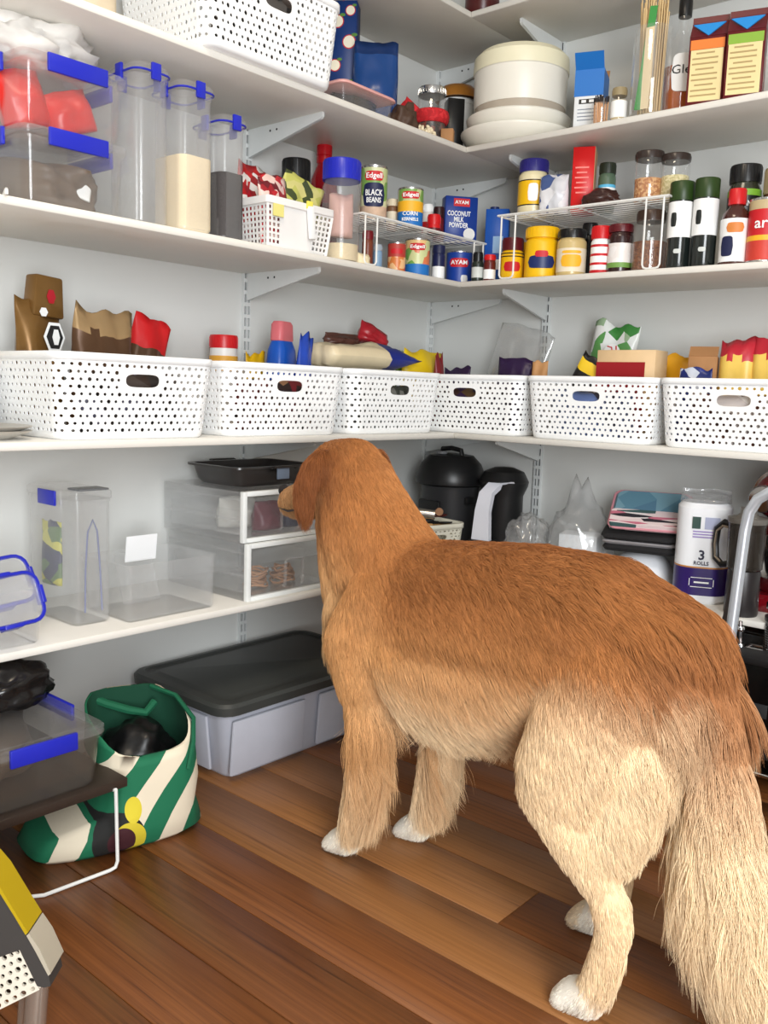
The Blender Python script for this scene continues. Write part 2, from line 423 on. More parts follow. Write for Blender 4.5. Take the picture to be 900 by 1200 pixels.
# left wall baskets face +x, back wall baskets face -y
basket(0.185, -1.405, ZC, PI/2, 'white perforated basket holding gold foil bags, beside the grey plates', 1.09)
basket(0.195, -0.985, ZC, PI/2-0.03, 'white perforated basket holding a blue bottle and a red-capped tub')
basket(0.197, -0.580, ZC, PI/2, 'white perforated basket holding a cream and blue bag')
basket(0.384, -0.180, ZC, 0.03, 'white perforated basket in the shelf corner holding purple wrappers')
basket(0.783, -0.178, ZC, 0, 'white perforated basket holding a green candy bag and a red-banded packet')
basket(1.172, -0.178, ZC, 0, 'white perforated basket holding red-topped yellow bags')
BM2 = basket_mesh(0.40, 0.33, 0.19).mesh('perforated_basket'); BM2.materials.append(BASKW)
# ------------------------------------------------------------------ builders of the kinds of things on the shelves
def z_at(x, y, v):
    """height over (x, y) seen at row v"""
    k = (600-v)/FPX; n = _u-k*_fw; a = np.array([x, y, 0])-_c
    return -(a@n)/n[2]
def mpp(x, y, z): return float((np.array([x, y, z])-_c)@_fw)/FPX
def spot(side, u, inset, z, wpx, vtop):
    """centre, width and height of a thing standing 'inset' behind a shelf's front edge"""
    if side == 'L': x = DL-inset; y = on_left(u, x, z)
    else: y = -DR+inset; x = on_right(u, y, z)
    return x, y, wpx*mpp(x, y, z), z_at(x, y, vtop)-z
def can_body(r, h): return [(r*0.9, 0.001), (r*0.97, 0), (r, 0.002), (r, 0.005), (r*0.985, 0.006), (r*0.985, h-0.006), (r, h-0.005), (r, h-0.001), (r*0.96, h), (r*0.93, h-0.003), (0.0001, h-0.003)]
TIN = mat('tin', (190, 190, 188), 0.25, metal=0.9)
def can(label, x, y, z, r, h, bands, texts=(), cat='can', group='food cans on the eye level shelf', name='food_can'):
    """bands: (z0, z1, material) fractions of the paper label; texts: (string, size, material, zfrac, width)"""
    t = thing(name, label, cat, (x, y, z), 0, group)
    G().lathe(can_body(r, h), 24).obj('tin', TIN, t)
    for a, b, m in bands:
        G().lathe([(r*0.986, a*h), (r*1.003, a*h), (r*1.003, b*h), (r*0.986, b*h)], 24).obj('paper_label', m, t)
    an = camang(x, y)
    for s, size, m, zf, w in texts: round_text(s, size, m, t, r*1.003, zf*h, an, w, bold=0.0004)
    return t
def badge(t, r, z, ang, w, hh, m, name='label_badge', lift=0.0008):
    """a rounded patch wrapped on a round thing"""
    n = 14; v = []; f = []
    for i in range(n+1):
        a = -1+2*i/n; px = a*w/2; pz = (1-abs(a)**4)**0.25*hh/2 if abs(a) < 1 else 0.0003
        for rr in (r+lift, r-0.0008):
            for s in (-1, 1): v.append((rr*math.cos(ang+px/r), rr*math.sin(ang+px/r), z+s*pz))
    for i in range(n):
        a, b = 4*i, 4*i+4
        f += [(a, b, b+1, a+1), (a+2, a+3, b+3, b+2), (a+1, b+1, b+3, a+3), (a, a+2, b+2, b)]
    f += [(0, 1, 3, 2), (4*n, 4*n+2, 4*n+3, 4*n+1)]
    return G().add(v, f).obj(name, m, t)
def jar(label, x, y, z, r, h, body, lid, lidh=0.16, lab=None, fill=None, group='jars on the eye level shelf', cat='jar', neck=0.86, lidr=0.95, name='jar', parent=None):
    t = thing(name, label, cat, (x, y, z), 0, group)
    hl = h*lidh; hb = h-hl
    G().lathe([(r*0.9, 0), (r*0.97, 0.004), (r, 0.012), (r, hb*0.86), (r*0.97, hb*0.92), (r*neck, hb*0.97), (r*neck, hb)], 24).obj('body', body, t)
    if fill:
        m, fr = fill
        G().lathe([(0.0001, 0.004), (r*0.93, 0.005), (r*0.95, 0.012), (r*0.95, hb*fr), (r*0.5, hb*fr+0.002), (0.0001, hb*fr+0.003)], 20).obj('contents', m, t)
    g = G(); lr = r*lidr
    g.lathe([(lr, hb-0.002), (lr*1.0, hb), (lr, h-0.004), (lr*0.96, h), (0.0001, h)], 28)
    l = g.obj('lid', lid, t)
    g = G()
    for i in range(28):
        a = 2*PI*i/28; g.box(-0.0006, 0.0006, -0.0007, 0.0007, hb+0.002, h-0.005, M=T(lr*math.cos(a), lr*math.sin(a), 0) @ RZ(a))
    g.obj('lid_ridges', lid, l)
    if lab:
        for a, b, m in lab:
            G().lathe([(r, a*h), (r*1.012, a*h), (r*1.012, b*h), (r, b*h)], 24).obj('paper_label', m, t)
    return t
def bottle(label, x, y, z, prof, parts, group=None, cat='bottle', name='bottle', n=22):
    """prof: list of (name, material, [(r, z)...])"""
    t = thing(name, label, cat, (x, y, z), 0, group)
    for nm, m, p in parts: G().lathe(p, n).obj(nm, m, t)
    return t
def pouch_geo(w, h, d, seed=0, nu=14, nv=14, top=0.12, bulge=0.5, wr=0.12, flat=0.1):
    """a filled packet standing on z=0: w along x, d along y, pinched at the top"""
    v = []; f = []; rn = random.Random(seed); ox, oy = rn.uniform(0, 50), rn.uniform(0, 50)
    for side in (-1, 1):
        for j in range(nv+1):
            b = j/nv
            for i in range(nu+1):
                a = i/nu*2-1
                prof = (1-abs(a)**3.0)**0.6 if abs(a) < 1 else 0
                vert = min(1, (1-b)/(1-bulge))**0.75 if b > bulge else 1.0
                if b < flat: vert *= 0.75+0.25*b/flat
                if b > 1-top: vert *= max(0.03, (1-b)/top*0.5)
                th = d/2*prof*max(vert, 0.02)
                nn = noise.noise(Vector((a*2.2+ox, b*2.8+oy, side*0.7)))*0.6+noise.noise(Vector((a*5+oy, b*6+ox, side)))*0.4
                edge = (1-abs(a)**4)
                th = max(0.0006, th*(1+wr*2.0*nn))
                off = noise.noise(Vector((a*1.3+oy, b*2.0, 3)))*d*0.18*b
                zz = h*b+nn*h*0.02*b+noise.noise(Vector((a*1.5+ox, 7, b)))*h*0.07*b*b
                xx = w/2*a*(1-0.05*b+0.04*noise.noise(Vector((b*3+ox, a, 2))))
                v.append((xx, side*th+off, zz))
    m = (nu+1)*(nv+1)
    for s in (0, 1):
        for j in range(nv):
            for i in range(nu):
                q = [s*m+j*(nu+1)+i, s*m+j*(nu+1)+i+1, s*m+(j+1)*(nu+1)+i+1, s*m+(j+1)*(nu+1)+i]
                f.append(tuple(q if s else q[::-1]))
    for i in range(nu):
        f.append((i, i+1, m+i+1, m+i)); k = nv*(nu+1); f.append((k+i+1, k+i, m+k+i, m+k+i+1))
    for j in range(nv):
        k = j*(nu+1); f.append((k+nu+1, k, m+k, m+k+nu+1)); k2 = k+nu; f.append((k2, k2+nu+1, m+k2+nu+1, m+k2))
    return v, f
def packet(label, x, y, z, w, h, d, m, seed=0, rz=0.0, tilt=(0, 0), group=None, cat='packet', name='food_packet', bands=(), **k):
    """filled packet; bands: (z0, z1, material, name) strips of another colour around it (fractions of the height)"""
    o = len(bands)
    v, f = pouch_geo(w, h, d, seed, **k)
    M = Euler((tilt[0], tilt[1], rz)).to_matrix().to_4x4()
    lo = min((M @ Vector(p)).z for p in v)
    t = thing(name, label, cat, (x, y, z-lo), 0, group); t.rotation_euler = (tilt[0], tilt[1], rz)
    if not o:
        G().add(v, f, True).obj('wrapper', m, t, sharp=False); return t
    g = G().add(v, f, True); fz = [sum(v[i][2] for i in q)/len(q)/h for q in f]
    used = set()
    for a, b, mm, nm in bands:
        ids = [i for i, c in enumerate(fz) if a <= c < b]; used |= set(ids)
        sub(v, [f[i] for i in ids]).obj(nm, mm, t, sharp=False)
    sub(v, [q for i, q in enumerate(f) if i not in used]).obj('wrapper', m, t, sharp=False)
    return t
def sub(v, fs):
    ix = {}; vv = []; ff = []
    for q in fs:
        r = []
        for i in q:
            if i not in ix: ix[i] = len(vv); vv.append(v[i])
            r.append(ix[i])
        ff.append(tuple(r))
    return G().add(vv, ff, True)
def rloop(a, b, r, z, n=4):
    q = []
    for sx, sy, s in ((1, 1, 0), (-1, 1, 1), (-1, -1, 2), (1, -1, 3)):
        for i in range(n+1):
            an = PI/2*(s+i/n); q.append((sx*(a-r)+r*math.cos(an), sy*(b-r)+r*math.sin(an), z))
    return q
def skin(g, lps, cap0=True, cap1=True, smooth=True):
    n = len(lps[0]); v = [p for l in lps for p in l]; f = []
    for k in range(len(lps)-1):
        for i in range(n): f.append((k*n+i, k*n+(i+1) % n, (k+1)*n+(i+1) % n, (k+1)*n+i))
    if cap0: f.append(tuple(range(n))[::-1])
    if cap1: f.append(tuple((len(lps)-1)*n+i for i in range(n)))
    g.add(v, f, smooth)
def tub(w, d, h, r=0.02, tp=0.92, th=0.002, lip=0.004):
    """open box with rounded corners, base on z=0"""
    g = G(); a, b = w/2, d/2; k = tp
    skin(g, [rloop(a*k-r*0.3, b*k-r*0.3, r*0.8, 0), rloop(a*k, b*k, r, r*0.35), rloop(a-lip, b-lip, r, h-0.006), rloop(a, b, r+lip*0.5, h-0.005), rloop(a, b, r+lip*0.5, h),
              rloop(a-lip-th, b-lip-th, r, h), rloop(a*k-th, b*k-th, r, r*0.35+th), rloop(a*k-r*0.3-th, b*k-r*0.3-th, r*0.8, th)])
    return g
def clip_box(label, x, y, z, w, d, h, rz, body=None, lidm=None, clips='xy', group=None, cat='storage box', clipm=None, name='storage_box', cl=0.56, nclip=1):
    """clear box with a lid and coloured clips; front is local -y"""
    t = thing(name, label, cat, (x, y, z), rz, group); body = body or CLEAR; lidm = lidm or CLEAR2; clipm = clipm or BLUE
    lh = min(0.018, h*0.16)
    tub(w, d, h-lh, 0.022, 0.93).obj('body', body, t)
    g = G(); a, b = w/2, d/2
    skin(g, [rloop(a-0.003, b-0.003, 0.022, h-lh+0.0005), rloop(a+0.003, b+0.003, 0.024, h-lh+0.002), rloop(a+0.003, b+0.003, 0.024, h-0.004), rloop(a-0.001, b-0.001, 0.022, h),
             rloop(a-0.016, b-0.016, 0.016, h), rloop(a-0.02, b-0.02, 0.014, h-0.005)])
    g.obj('lid', lidm, t)
    for sy in (-1, 1):
        if 'y' in clips:
            for k in range(nclip):
                cx = 0 if nclip == 1 else (k-0.5)*w*0.5; q = cl*w/2/nclip
                G().box(cx-q, cx+q, sy*(b+0.0035)-0.004, sy*(b+0.0035)+0.004, h-lh*1.75, h+0.001, bev=0.0025).obj('clip', clipm, t)
    for sx in (-1, 1):
        if 'x' in clips:
            G().box(sx*(a+0.0035)-0.004, sx*(a+0.0035)+0.004, -cl*d/2, cl*d/2, h-lh*1.75, h+0.001, bev=0.0025).obj('clip', clipm, t)
    return t
def canister(label, x, y, z, w, d, h, rz, fill=None, group='tall clear canisters with blue clips'):
    t = thing('canister', label, 'canister', (x, y, z), rz, group)
    tub(w, d, h-0.022, 0.022, 0.97, 0.002, 0.002).obj('body', CLEAR2, t)
    g = G(); a, b = w/2, d/2
    skin(g, [rloop(a-0.001, b-0.001, 0.022, h-0.0215), rloop(a+0.002, b+0.002, 0.023, h-0.020), rloop(a+0.002, b+0.002, 0.023, h-0.006), rloop(a-0.004, b-0.004, 0.02, h), rloop(a-0.014, b-0.014, 0.014, h-0.004)])
    l = g.obj('lid', CLEAR2, t)
    P = [Vector(p) for p in rloop(a+0.0025, b+0.0025, 0.023, h-0.016)]
    G().tube(P, 0.0022, 6, closed=True).obj('seal', BLUE, l)
    for sx, sy in ((0, -1), (0, 1), (1, 0), (-1, 0)):
        M = T(sx*(a+0.004), sy*(b+0.004), 0) @ RZ(0 if sy else PI/2)
        G().box(-0.011, 0.011, -0.0035, 0.0035, h-0.032, h+0.001, bev=0.002, M=M).obj('clip', BLUE, t)
    if fill:
        m, hh = fill; g = G(); k = 0.955
        skin(g, [rloop(a*k-0.006, b*k-0.006, 0.015, 0.003), rloop(a*k, b*k, 0.019, 0.012), rloop(a*k, b*k, 0.02, hh), rloop(a*k*0.6, b*k*0.6, 0.012, hh+0.004)])
        g.obj('contents', m, t)
    return t
def carton(label, x, y, z, w, d, h, rz, m, group=None, cat='box', name='carton', tilt=0.0):
    t = thing(name, label, cat, (x, y, z), rz, group)
    if tilt: t.rotation_euler = (0, tilt, rz)
    G().box(-w/2, w/2, -d/2, d/2, 0, h, bev=0.0012, seg=1).obj('body', m, t, sharp=False)
    return t
def face_patch(t, name, m, w, h, M, th=0.0008, bev=0.0):
    return G().box(-w/2, w/2, -h/2, h/2, -0.0004, th, M=M).obj(name, m, t)
def crumple(label, x, y, z, rx, ry, rz_, m, seed=0, amp=0.25, group=None, cat='bag', name='plastic_bag', ears=0, freq=2.2, obj_parent=None, res=3, flatb=True):
    """a crumpled closed bag: a lumpy blob resting on its base, with optional pulled-up tie ends"""
    b = bmesh.new(); bmesh.ops.create_icosphere(b, subdivisions=res+1, radius=1)
    rn = random.Random(seed); o = Vector((rn.uniform(0, 99), rn.uniform(0, 99), rn.uniform(0, 99)))
    es = [(rn.uniform(-0.5, 0.5), rn.uniform(-0.4, 0.4)) for _ in range(ears)]
    for q in b.verts:
        p = q.co.copy(); n = noise.noise(p*freq+o)+0.5*abs(noise.noise(p*freq*2.3+o))+0.3*noise.noise(p*freq*5+o)
        q.co = p*(1+amp*n)
        for ex, ey in es:
            dd = (p.x-ex)**2+(p.y-ey)**2
            if p.z > 0.3: q.co.z += 0.75*math.exp(-dd/0.035)
        if flatb and q.co.z < -0.62: q.co.z = -0.62+(q.co.z+0.62)*0.06
        q.co = Vector((q.co.x*rx, q.co.y*ry, q.co.z*rz_))
    lo = min(q.co.z for q in b.verts)
    for q in b.verts: q.co.z -= lo
    o = G().bm(b, True).obj(name, m, obj_parent, (x, y, z), sharp=False)
    if obj_parent is None: tag(o, label, cat, group)
    return o
# ------------------------------------------------------------------ upper shelf (B) and the topmost shelf
GUB = 'things on the upper shelf'
# topmost shelf: only the bottom of a dark red tin shows over the edge
_x = 0.305; _y = -0.215
t = thing('biscuit_tin', 'dark red tin standing on the topmost shelf corner', 'tin', (_x, _y, ZE))
G().lathe([(0.048, 0), (0.05, 0.003), (0.05, 0.15)], 28).obj('body', mat('dark_red_tin', (70, 14, 14), 0.3), t)
G().lathe([(0.051, 0.15), (0.052, 0.153), (0.052, 0.17), (0.049, 0.173)], 28).obj('lid', mat('dark_red_tin', (70, 14, 14), 0.3), t)
# overhanging basket
y0 = on_left(212, 0.385, ZB); y1 = on_left(385, 0.385, ZB)
o = link('perforated_basket', BM2, BASKW, None, (0.232, -1.085, ZB), (0, 0, PI/2), sharp=False)
tag(o, 'large white perforated basket overhanging the edge of the upper shelf', 'basket', GB)
packet('dark wrapped packet inside the basket on the upper shelf', 0.335, -1.085, ZB+0.004, 0.28, 0.185, 0.07, patches('dark_wrapper', [(30, 24, 22), (60, 40, 30), (20, 20, 24), (90, 84, 80)], 25), 3, PI/2, group=None, top=0.05, bulge=0.8)
# pale packets and dark tray left of the basket
packet('cream paper packet beside the big upper basket', 0.27, -1.50, ZB, 0.17, 0.14, 0.10, mat('cream_paper', (205, 190, 165), 0.7, var=0.1), 5, PI/2)
packet('black foil packet beside the big upper basket, against the wall', 0.12, -1.52, ZB, 0.2, 0.17, 0.10, BLACK, 6, PI/2)
# blue packet printed with apples
x, y, w, h = spot('L', 401, 0.25, ZB, 24, -25)
t = carton('tall navy carton printed with white apples beside the big upper basket', x, y, ZB, 0.075, 0.06, h, 0.58, mat('navy_carton', (20, 52, 110), 0.4), cat='carton')
APW = mat('apple_flesh_print', (238, 230, 206), 0.5); APR = mat('apple_skin_print', (196, 38, 40), 0.5); LEAF = mat('leaf_print', (84, 130, 52), 0.5)
for i, (px, pz, s) in enumerate([(0.012, 0.085, 0.017), (-0.02, 0.125, 0.014), (0.018, 0.165, 0.016), (-0.018, 0.045, 0.015), (0.022, 0.03, 0.013), (-0.015, 0.20, 0.015), (0.02, 0.218, 0.012), (0.0, 0.245, 0.014), (-0.02, 0.275, 0.013)]):
    pz *= h/0.28
    for fn, mm, ms in (('apple_print', APR, 1.18), ('apple_flesh', APW, 1.0)):
        G().lathe([(0.0001, 0), (s*ms, 0), (s*ms, 0.0005+0.0004*(ms < 1.1)), (0.0001, 0.0005+0.0004*(ms < 1.1))], 16, M=FRONT(-0.03, px, pz)).obj(fn, mm, t)
    G().lathe([(0.0001, 0), (s*0.3, 0), (s*0.3, 0.0008), (0.0001, 0.0008)], 8, M=FRONT(-0.03, px+s*0.9, pz+s*1.1), sx=1.8).obj('leaf_print', LEAF, t)
    G().lathe([(0.0001, 0), (s, 0), (s, 0.0006), (0.0001, 0.0006)], 16, M=LEFTF(-0.0375, px*0.8, pz)).obj('apple_print', APW, t)
# navy pouch
x, y, w, h = spot('L', 438, 0.14, ZB, 50, 50)
packet('shiny navy blue pouch standing behind the pink-lidded container', x, y, ZB, 0.125, h, 0.07, mat('navy_foil', (22, 62, 120), 0.25, var=0.1), 11, 0.75, bands=[(0.86, 1.1, mat('navy_seal', (14, 44, 92), 0.3), 'seal')])
# low clip container with pink lid
x, y, w, h = spot('L', 424, 0.055, ZB, 80, 101)
clip_box('low clear container with a pink lid and dark tea inside', x-0.035, y-0.0, ZB, 0.21, 0.13, 0.062, PI/2+0.02, lidm=mat('pink_lid', (222, 165, 160), 0.4), clips='', group=None, cat='container', name='food_container')
packet('dark tea filling the pink-lidded container', x-0.035, y, ZB+0.003, 0.15, 0.045, 0.09, mat('dark_tea', (42, 34, 30), 0.8, var=0.4, vscale=300), 2, PI/2, cat='tea', top=0.02, bulge=0.9)
# brown crinkled bag, ribbon jar, beans, cardboard
x, y, w, h = spot('L', 472, 0.06, ZB, 30, 118)
crumple('brown crumpled paper bag next to the ribboned jar', x, y, ZB, 0.035, 0.04, 0.042, mat('brown_paper', (70, 48, 34), 0.6, var=0.3), 4, 0.35)
x, y, w, h = spot('L', 504, 0.10, ZB, 34, 104)
t = jar('glass jar with a red bandana tied round its neck', x, y, ZB, 0.042, h, GLASS, CHROME, 0.12, fill=(patches('dried_mix', [(70, 30, 22), (120, 60, 40), (40, 26, 22)], 90), 0.7), group=None)
g = G().lathe([(0.044, h*0.40), (0.050, h*0.44), (0.052, h*0.52), (0.049, h*0.60), (0.044, h*0.62)], 20)
b = g.obj('bandana', patches('red_bandana', [(190, 24, 32), (176, 20, 28), (205, 40, 46)], 120, 0.8), t)
packet('', 0, 0, 0, 0.04, 0.05, 0.02, MATS['red_bandana'], 3)
_k = [o for o in COL.objects if o.name.startswith('food_packet')][-1]
for ch in list(_k.children): ch.parent = t; ch.name = 'bandana_knot'; ch.location = (-0.03, -0.035, h*0.55); ch.rotation_euler = (0.3, -0.8, 0.3)
bpy.data.objects.remove(_k)
x, y, w, h = spot('L', 503, 0.025, ZB, 36, 142)
t = thing('bean_bag', 'small clear bag of white beans on the upper shelf corner edge', 'bag', (x-0.02, y, ZB))
BE = mat('white_bean', (226, 210, 178), 0.5); rb = random.Random(5)
bb = G().lathe([(0.0001, -0.0045), (0.004, -0.003), (0.0052, 0), (0.004, 0.003), (0.0001, 0.0045)], 8, sx=1.4).mesh('bean'); bb.materials.append(BE)
for k in range(70):
    a = rb.uniform(0, 2*PI); q = math.sqrt(rb.random())*0.036; zz = (1-(q/0.04)**2)*0.028*rb.random()**0.6
    o = link('bean', bb, BE, t, (q*math.cos(a)*0.75, q*math.sin(a)*1.15, 0.005+zz), (rb.uniform(0, 3), rb.uniform(0, 3), rb.uniform(0, 3)), sharp=False)
x, y, w, h = spot('L', 528, 0.03, ZB, 14, 146)
carton('small brown cardboard piece leaning in the upper shelf corner', x-0.012, y+0.0, ZB, 0.035, 0.03, 0.045, 0.5, mat('cardboard', (168, 122, 80), 0.8, var=0.1))
x, y, w, h = spot('L', 530, 0.12, ZB, 24, 118)
carton('small black box in front of the wooden bowl', x, y, ZB, 0.05, 0.05, h, 0.9, BLACK)
# white canister with a wooden salad bowl on top
x, y = 0.135, -0.09
WEN = mat('white_enamel', (222, 224, 224), 0.3)
t = thing('canister', 'white enamel canister in the upper shelf corner under the wooden bowl', 'canister', (x, y, ZB))
G().lathe([(0.054, 0), (0.057, 0.004), (0.057, 0.205)], 28).obj('body', WEN, t)
G().lathe([(0.058, 0.205), (0.059, 0.208), (0.059, 0.220), (0.055, 0.223)], 28).obj('lid', WEN, t)
v = [(0.0001, 0.0), (0.025, 0.002), (0.05, 0.010), (0.066, 0.027), (0.073, 0.05), (0.069, 0.05), (0.062, 0.03), (0.046, 0.015), (0.025, 0.008), (0.0001, 0.006)]
o = G().lathe(v, 28, M=RX(PI)).obj('wooden_bowl', mat('golden_wood', (166, 108, 40), 0.35, var=0.25, vscale=15), None, (x, y, ZB+0.223+0.05))
tag(o, 'upturned golden wooden bowl on the white canister', 'bowl')
# stack of white cake containers
WC = mat('warm_white_plastic', (232, 228, 216), 0.35); WC2 = mat('cream_plastic', (232, 226, 196), 0.4); GRB = mat('painted_reflection', (176, 164, 148), 0.2)
x, y = on_right(604, -0.178, ZB), -0.178
t = thing('serving_platter', 'wide white round plate with a raised rim under the cake tin', 'plate', (x, y, ZB))
G().lathe([(0.085, 0), (0.10, 0.002), (0.145, 0.028), (0.162, 0.048), (0.163, 0.054), (0.158, 0.055), (0.140, 0.050), (0.0001, 0.050)], 48).obj('dish', WC, t)
t = thing('cake_dish', 'white round cake dish with rolled edge on the wide plate', 'cake tin', (x+0.004, y, ZB+0.0505))
G().lathe([(0.115, 0), (0.130, 0.006), (0.148, 0.030), (0.151, 0.042), (0.147, 0.046), (0.138, 0.044), (0.0001, 0.044)], 48).obj('dish', WC, t)
t = thing('cake_tin', 'tall white round cake container with cream lid and painted brown reflection', 'cake tin', (x+0.006, y, ZB+0.095))
G().lathe([(0.126, 0), (0.130, 0.004), (0.131, 0.026)], 48).obj('reflection_band', GRB, t)  # brownish colour stands in for a reflection low on the drum
G().lathe([(0.132, 0.026), (0.133, 0.028), (0.134, 0.120), (0.136, 0.122)], 48).obj('body', WC, t)
G().lathe([(0.137, 0.122), (0.138, 0.125), (0.136, 0.162), (0.120, 0.178), (0.06, 0.183), (0.0001, 0.184)], 48).obj('lid', WC2, t)
# blue and white box with an open flap
x, y, w, h = spot('R', 690, 0.13, ZB, 40, 88)
t = carton('blue and white box with an open top flap behind toothpicks', x, y, ZB, 0.075, 0.09, h, 0.35, mat('box_white', (232, 234, 236), 0.5), cat='box')
BLB = mat('box_blue', (26, 110, 190), 0.45)
G().box(-0.0385, 0.0385, -0.0465, 0.0465, h*0.60, h+0.001).obj('blue_band', BLB, t)
G().box(-0.0376, 0.0376, -0.0012, 0.0012, 0, 0.045, M=T(0, -0.045, h) @ RX(0.7)).obj('flap', BLB, t)
G().box(-0.0376, 0.0376, -0.0012, 0.0012, 0, 0.03, M=T(0, 0.045, h) @ RX(-0.5)).obj('flap', mat('cardboard', (168, 122, 80)), t)
face_patch(t, 'printed_strip', BLACK, 0.05, 0.012, FRONT(-0.0452, 0, h*0.52))
face_patch(t, 'printed_mark', WHITE, 0.012, 0.007, FRONT(-0.0458, -0.012, h*0.52)); face_patch(t, 'printed_mark', WHITE, 0.016, 0.007, FRONT(-0.0458, 0.010, h*0.52))
for k in range(4): face_patch(t, 'printed_line', mat('print_grey', (120, 128, 140)), 0.055, 0.002, FRONT(-0.0452, 0, h*0.40-k*0.009))
face_patch(t, 'printed_line', BLB, 0.06, 0.005, FRONT(-0.0452, 0, h*0.08))
# toothpicks, little bottle
x, y, w, h = spot('R', 703, 0.04, ZB, 22, 112)
t = thing('toothpick_holder', 'small clear tub of toothpicks with dark tips', 'toothpicks', (x, y, ZB))
G().lathe([(w*0.46, 0), (w*0.5, 0.003), (w*0.5, h*0.72)], 18).obj('tub', GLASS, t)
TP = mat('toothpick_wood', (214, 160, 112), 0.7); DT = mat('dark_tip', (36, 26, 24), 0.7); rb = random.Random(9)
for k in range(26):
    a = rb.uniform(0, 2*PI); q = math.sqrt(rb.random())*w*0.38; lx, ly = q*math.cos(a), q*math.sin(a)
    o = G().tube([(lx, ly, 0.003), (lx*1.1, ly*1.1, h*0.74)], 0.0014, 5).obj('toothpick', TP, t)
    G().tube([(lx*1.1, ly*1.1, h*0.74), (lx*1.15, ly*1.15, h*rb.uniform(0.92, 1.0))], 0.0018, 5).obj('tip', DT, o)
x, y, w, h = spot('R', 724, 0.045, ZB, 19, 104)
t = jar('little spice bottle with a tan lid beside the skewers', x, y, ZB, w*0.5, h, GLASS, mat('tan_lid', (150, 134, 100), 0.5), 0.2, lab=[(0.15, 0.62, WHITE)], fill=(mat('pale_spice', (196, 178, 140), 0.8), 0.8), group=None, lidr=0.9)
# skewers in a glass jar
x, y, w, h = spot('R', 759, 0.055, ZB, 44, 35)
t = thing('skewer_jar', 'tall glass jar packed with bamboo skewers', 'jar', (x, y, ZB))
r = w*0.5
G().lathe([(r*0.9, 0), (r*0.96, 0.004), (r, 0.02), (r, h*0.85), (r*0.93, h*0.95), (r*0.97, h), (r*0.93, h), (r*0.9, h*0.95), (r*0.96, h*0.85), (r*0.96, 0.02), (r*0.85, 0.008), (0.0001, 0.008)], 26).obj('glass', GLASS, t)
SK = mat('bamboo', (216, 186, 134), 0.6, var=0.12, vscale=8); rb = random.Random(12)
for k in range(64):
    a = rb.uniform(0, 2*PI); q = math.sqrt(rb.random())*r*0.78; lx, ly = q*math.cos(a), q*math.sin(a); hh = 0.30*rb.uniform(0.82, 1.12); e = rb.uniform(0.75, 1.15)
    G().tube([(lx*0.8, ly*0.8, 0.009), (lx*e, ly*e, hh)], 0.0016, 5).obj('skewer', SK, t)
s = G().box(-0.009, 0.009, -0.001, 0.001, 0.01, 0.25).obj('green_sleeve', mat('green_print', (52, 140, 62), 0.5), t, (-r*0.2, -r*0.88, 0.006), (0.0, 0.1, 0.2))
s2 = G().box(-0.011, 0.011, -0.001, 0.001, 0.01, 0.2).obj('paper_sleeve', mat('pale_paper', (226, 206, 168), 0.7), t, (r*0.15, -r*0.85, 0.006), (0, 0.02, 0))
# whisky bottle
x, y, w, h = spot('R', 794, 0.125, ZB, 40, -2)
r = w*0.5
AMB = clear('amber_spirit', (176, 84, 16), 0.55, rough=0.05)
t = bottle('amber whisky bottle with black cap behind the juice cartons', x, y, ZB, None, [
    ('glass', GLASS, [(r*0.9, 0), (r, 0.006), (r, h*0.52), (r*0.86, h*0.62), (r*0.4, h*0.72), (r*0.33, h*0.76), (r*0.33, h*0.86)]),
    ('spirit', mat('amber_liquid', (168, 82, 20), 0.15, coat=0.4), [(0.0001, 0.004), (r*0.95, 0.006), (r*0.97, h*0.44), (0.0001, h*0.445)]),
    ('cap', BLACK, [(r*0.37, h*0.85), (r*0.38, h*0.86), (r*0.38, h*0.99), (r*0.34, h), (0.0001, h)])], cat='bottle')
an = camang(x, y)
badge(t, r, h*0.37, an+0.1, r*1.35, h*0.30, WHITE, 'oval_label', 0.0012); round_text('Gle', 0.03, BLACK, t, r+0.001, h*0.39, an-0.02, 0.045)
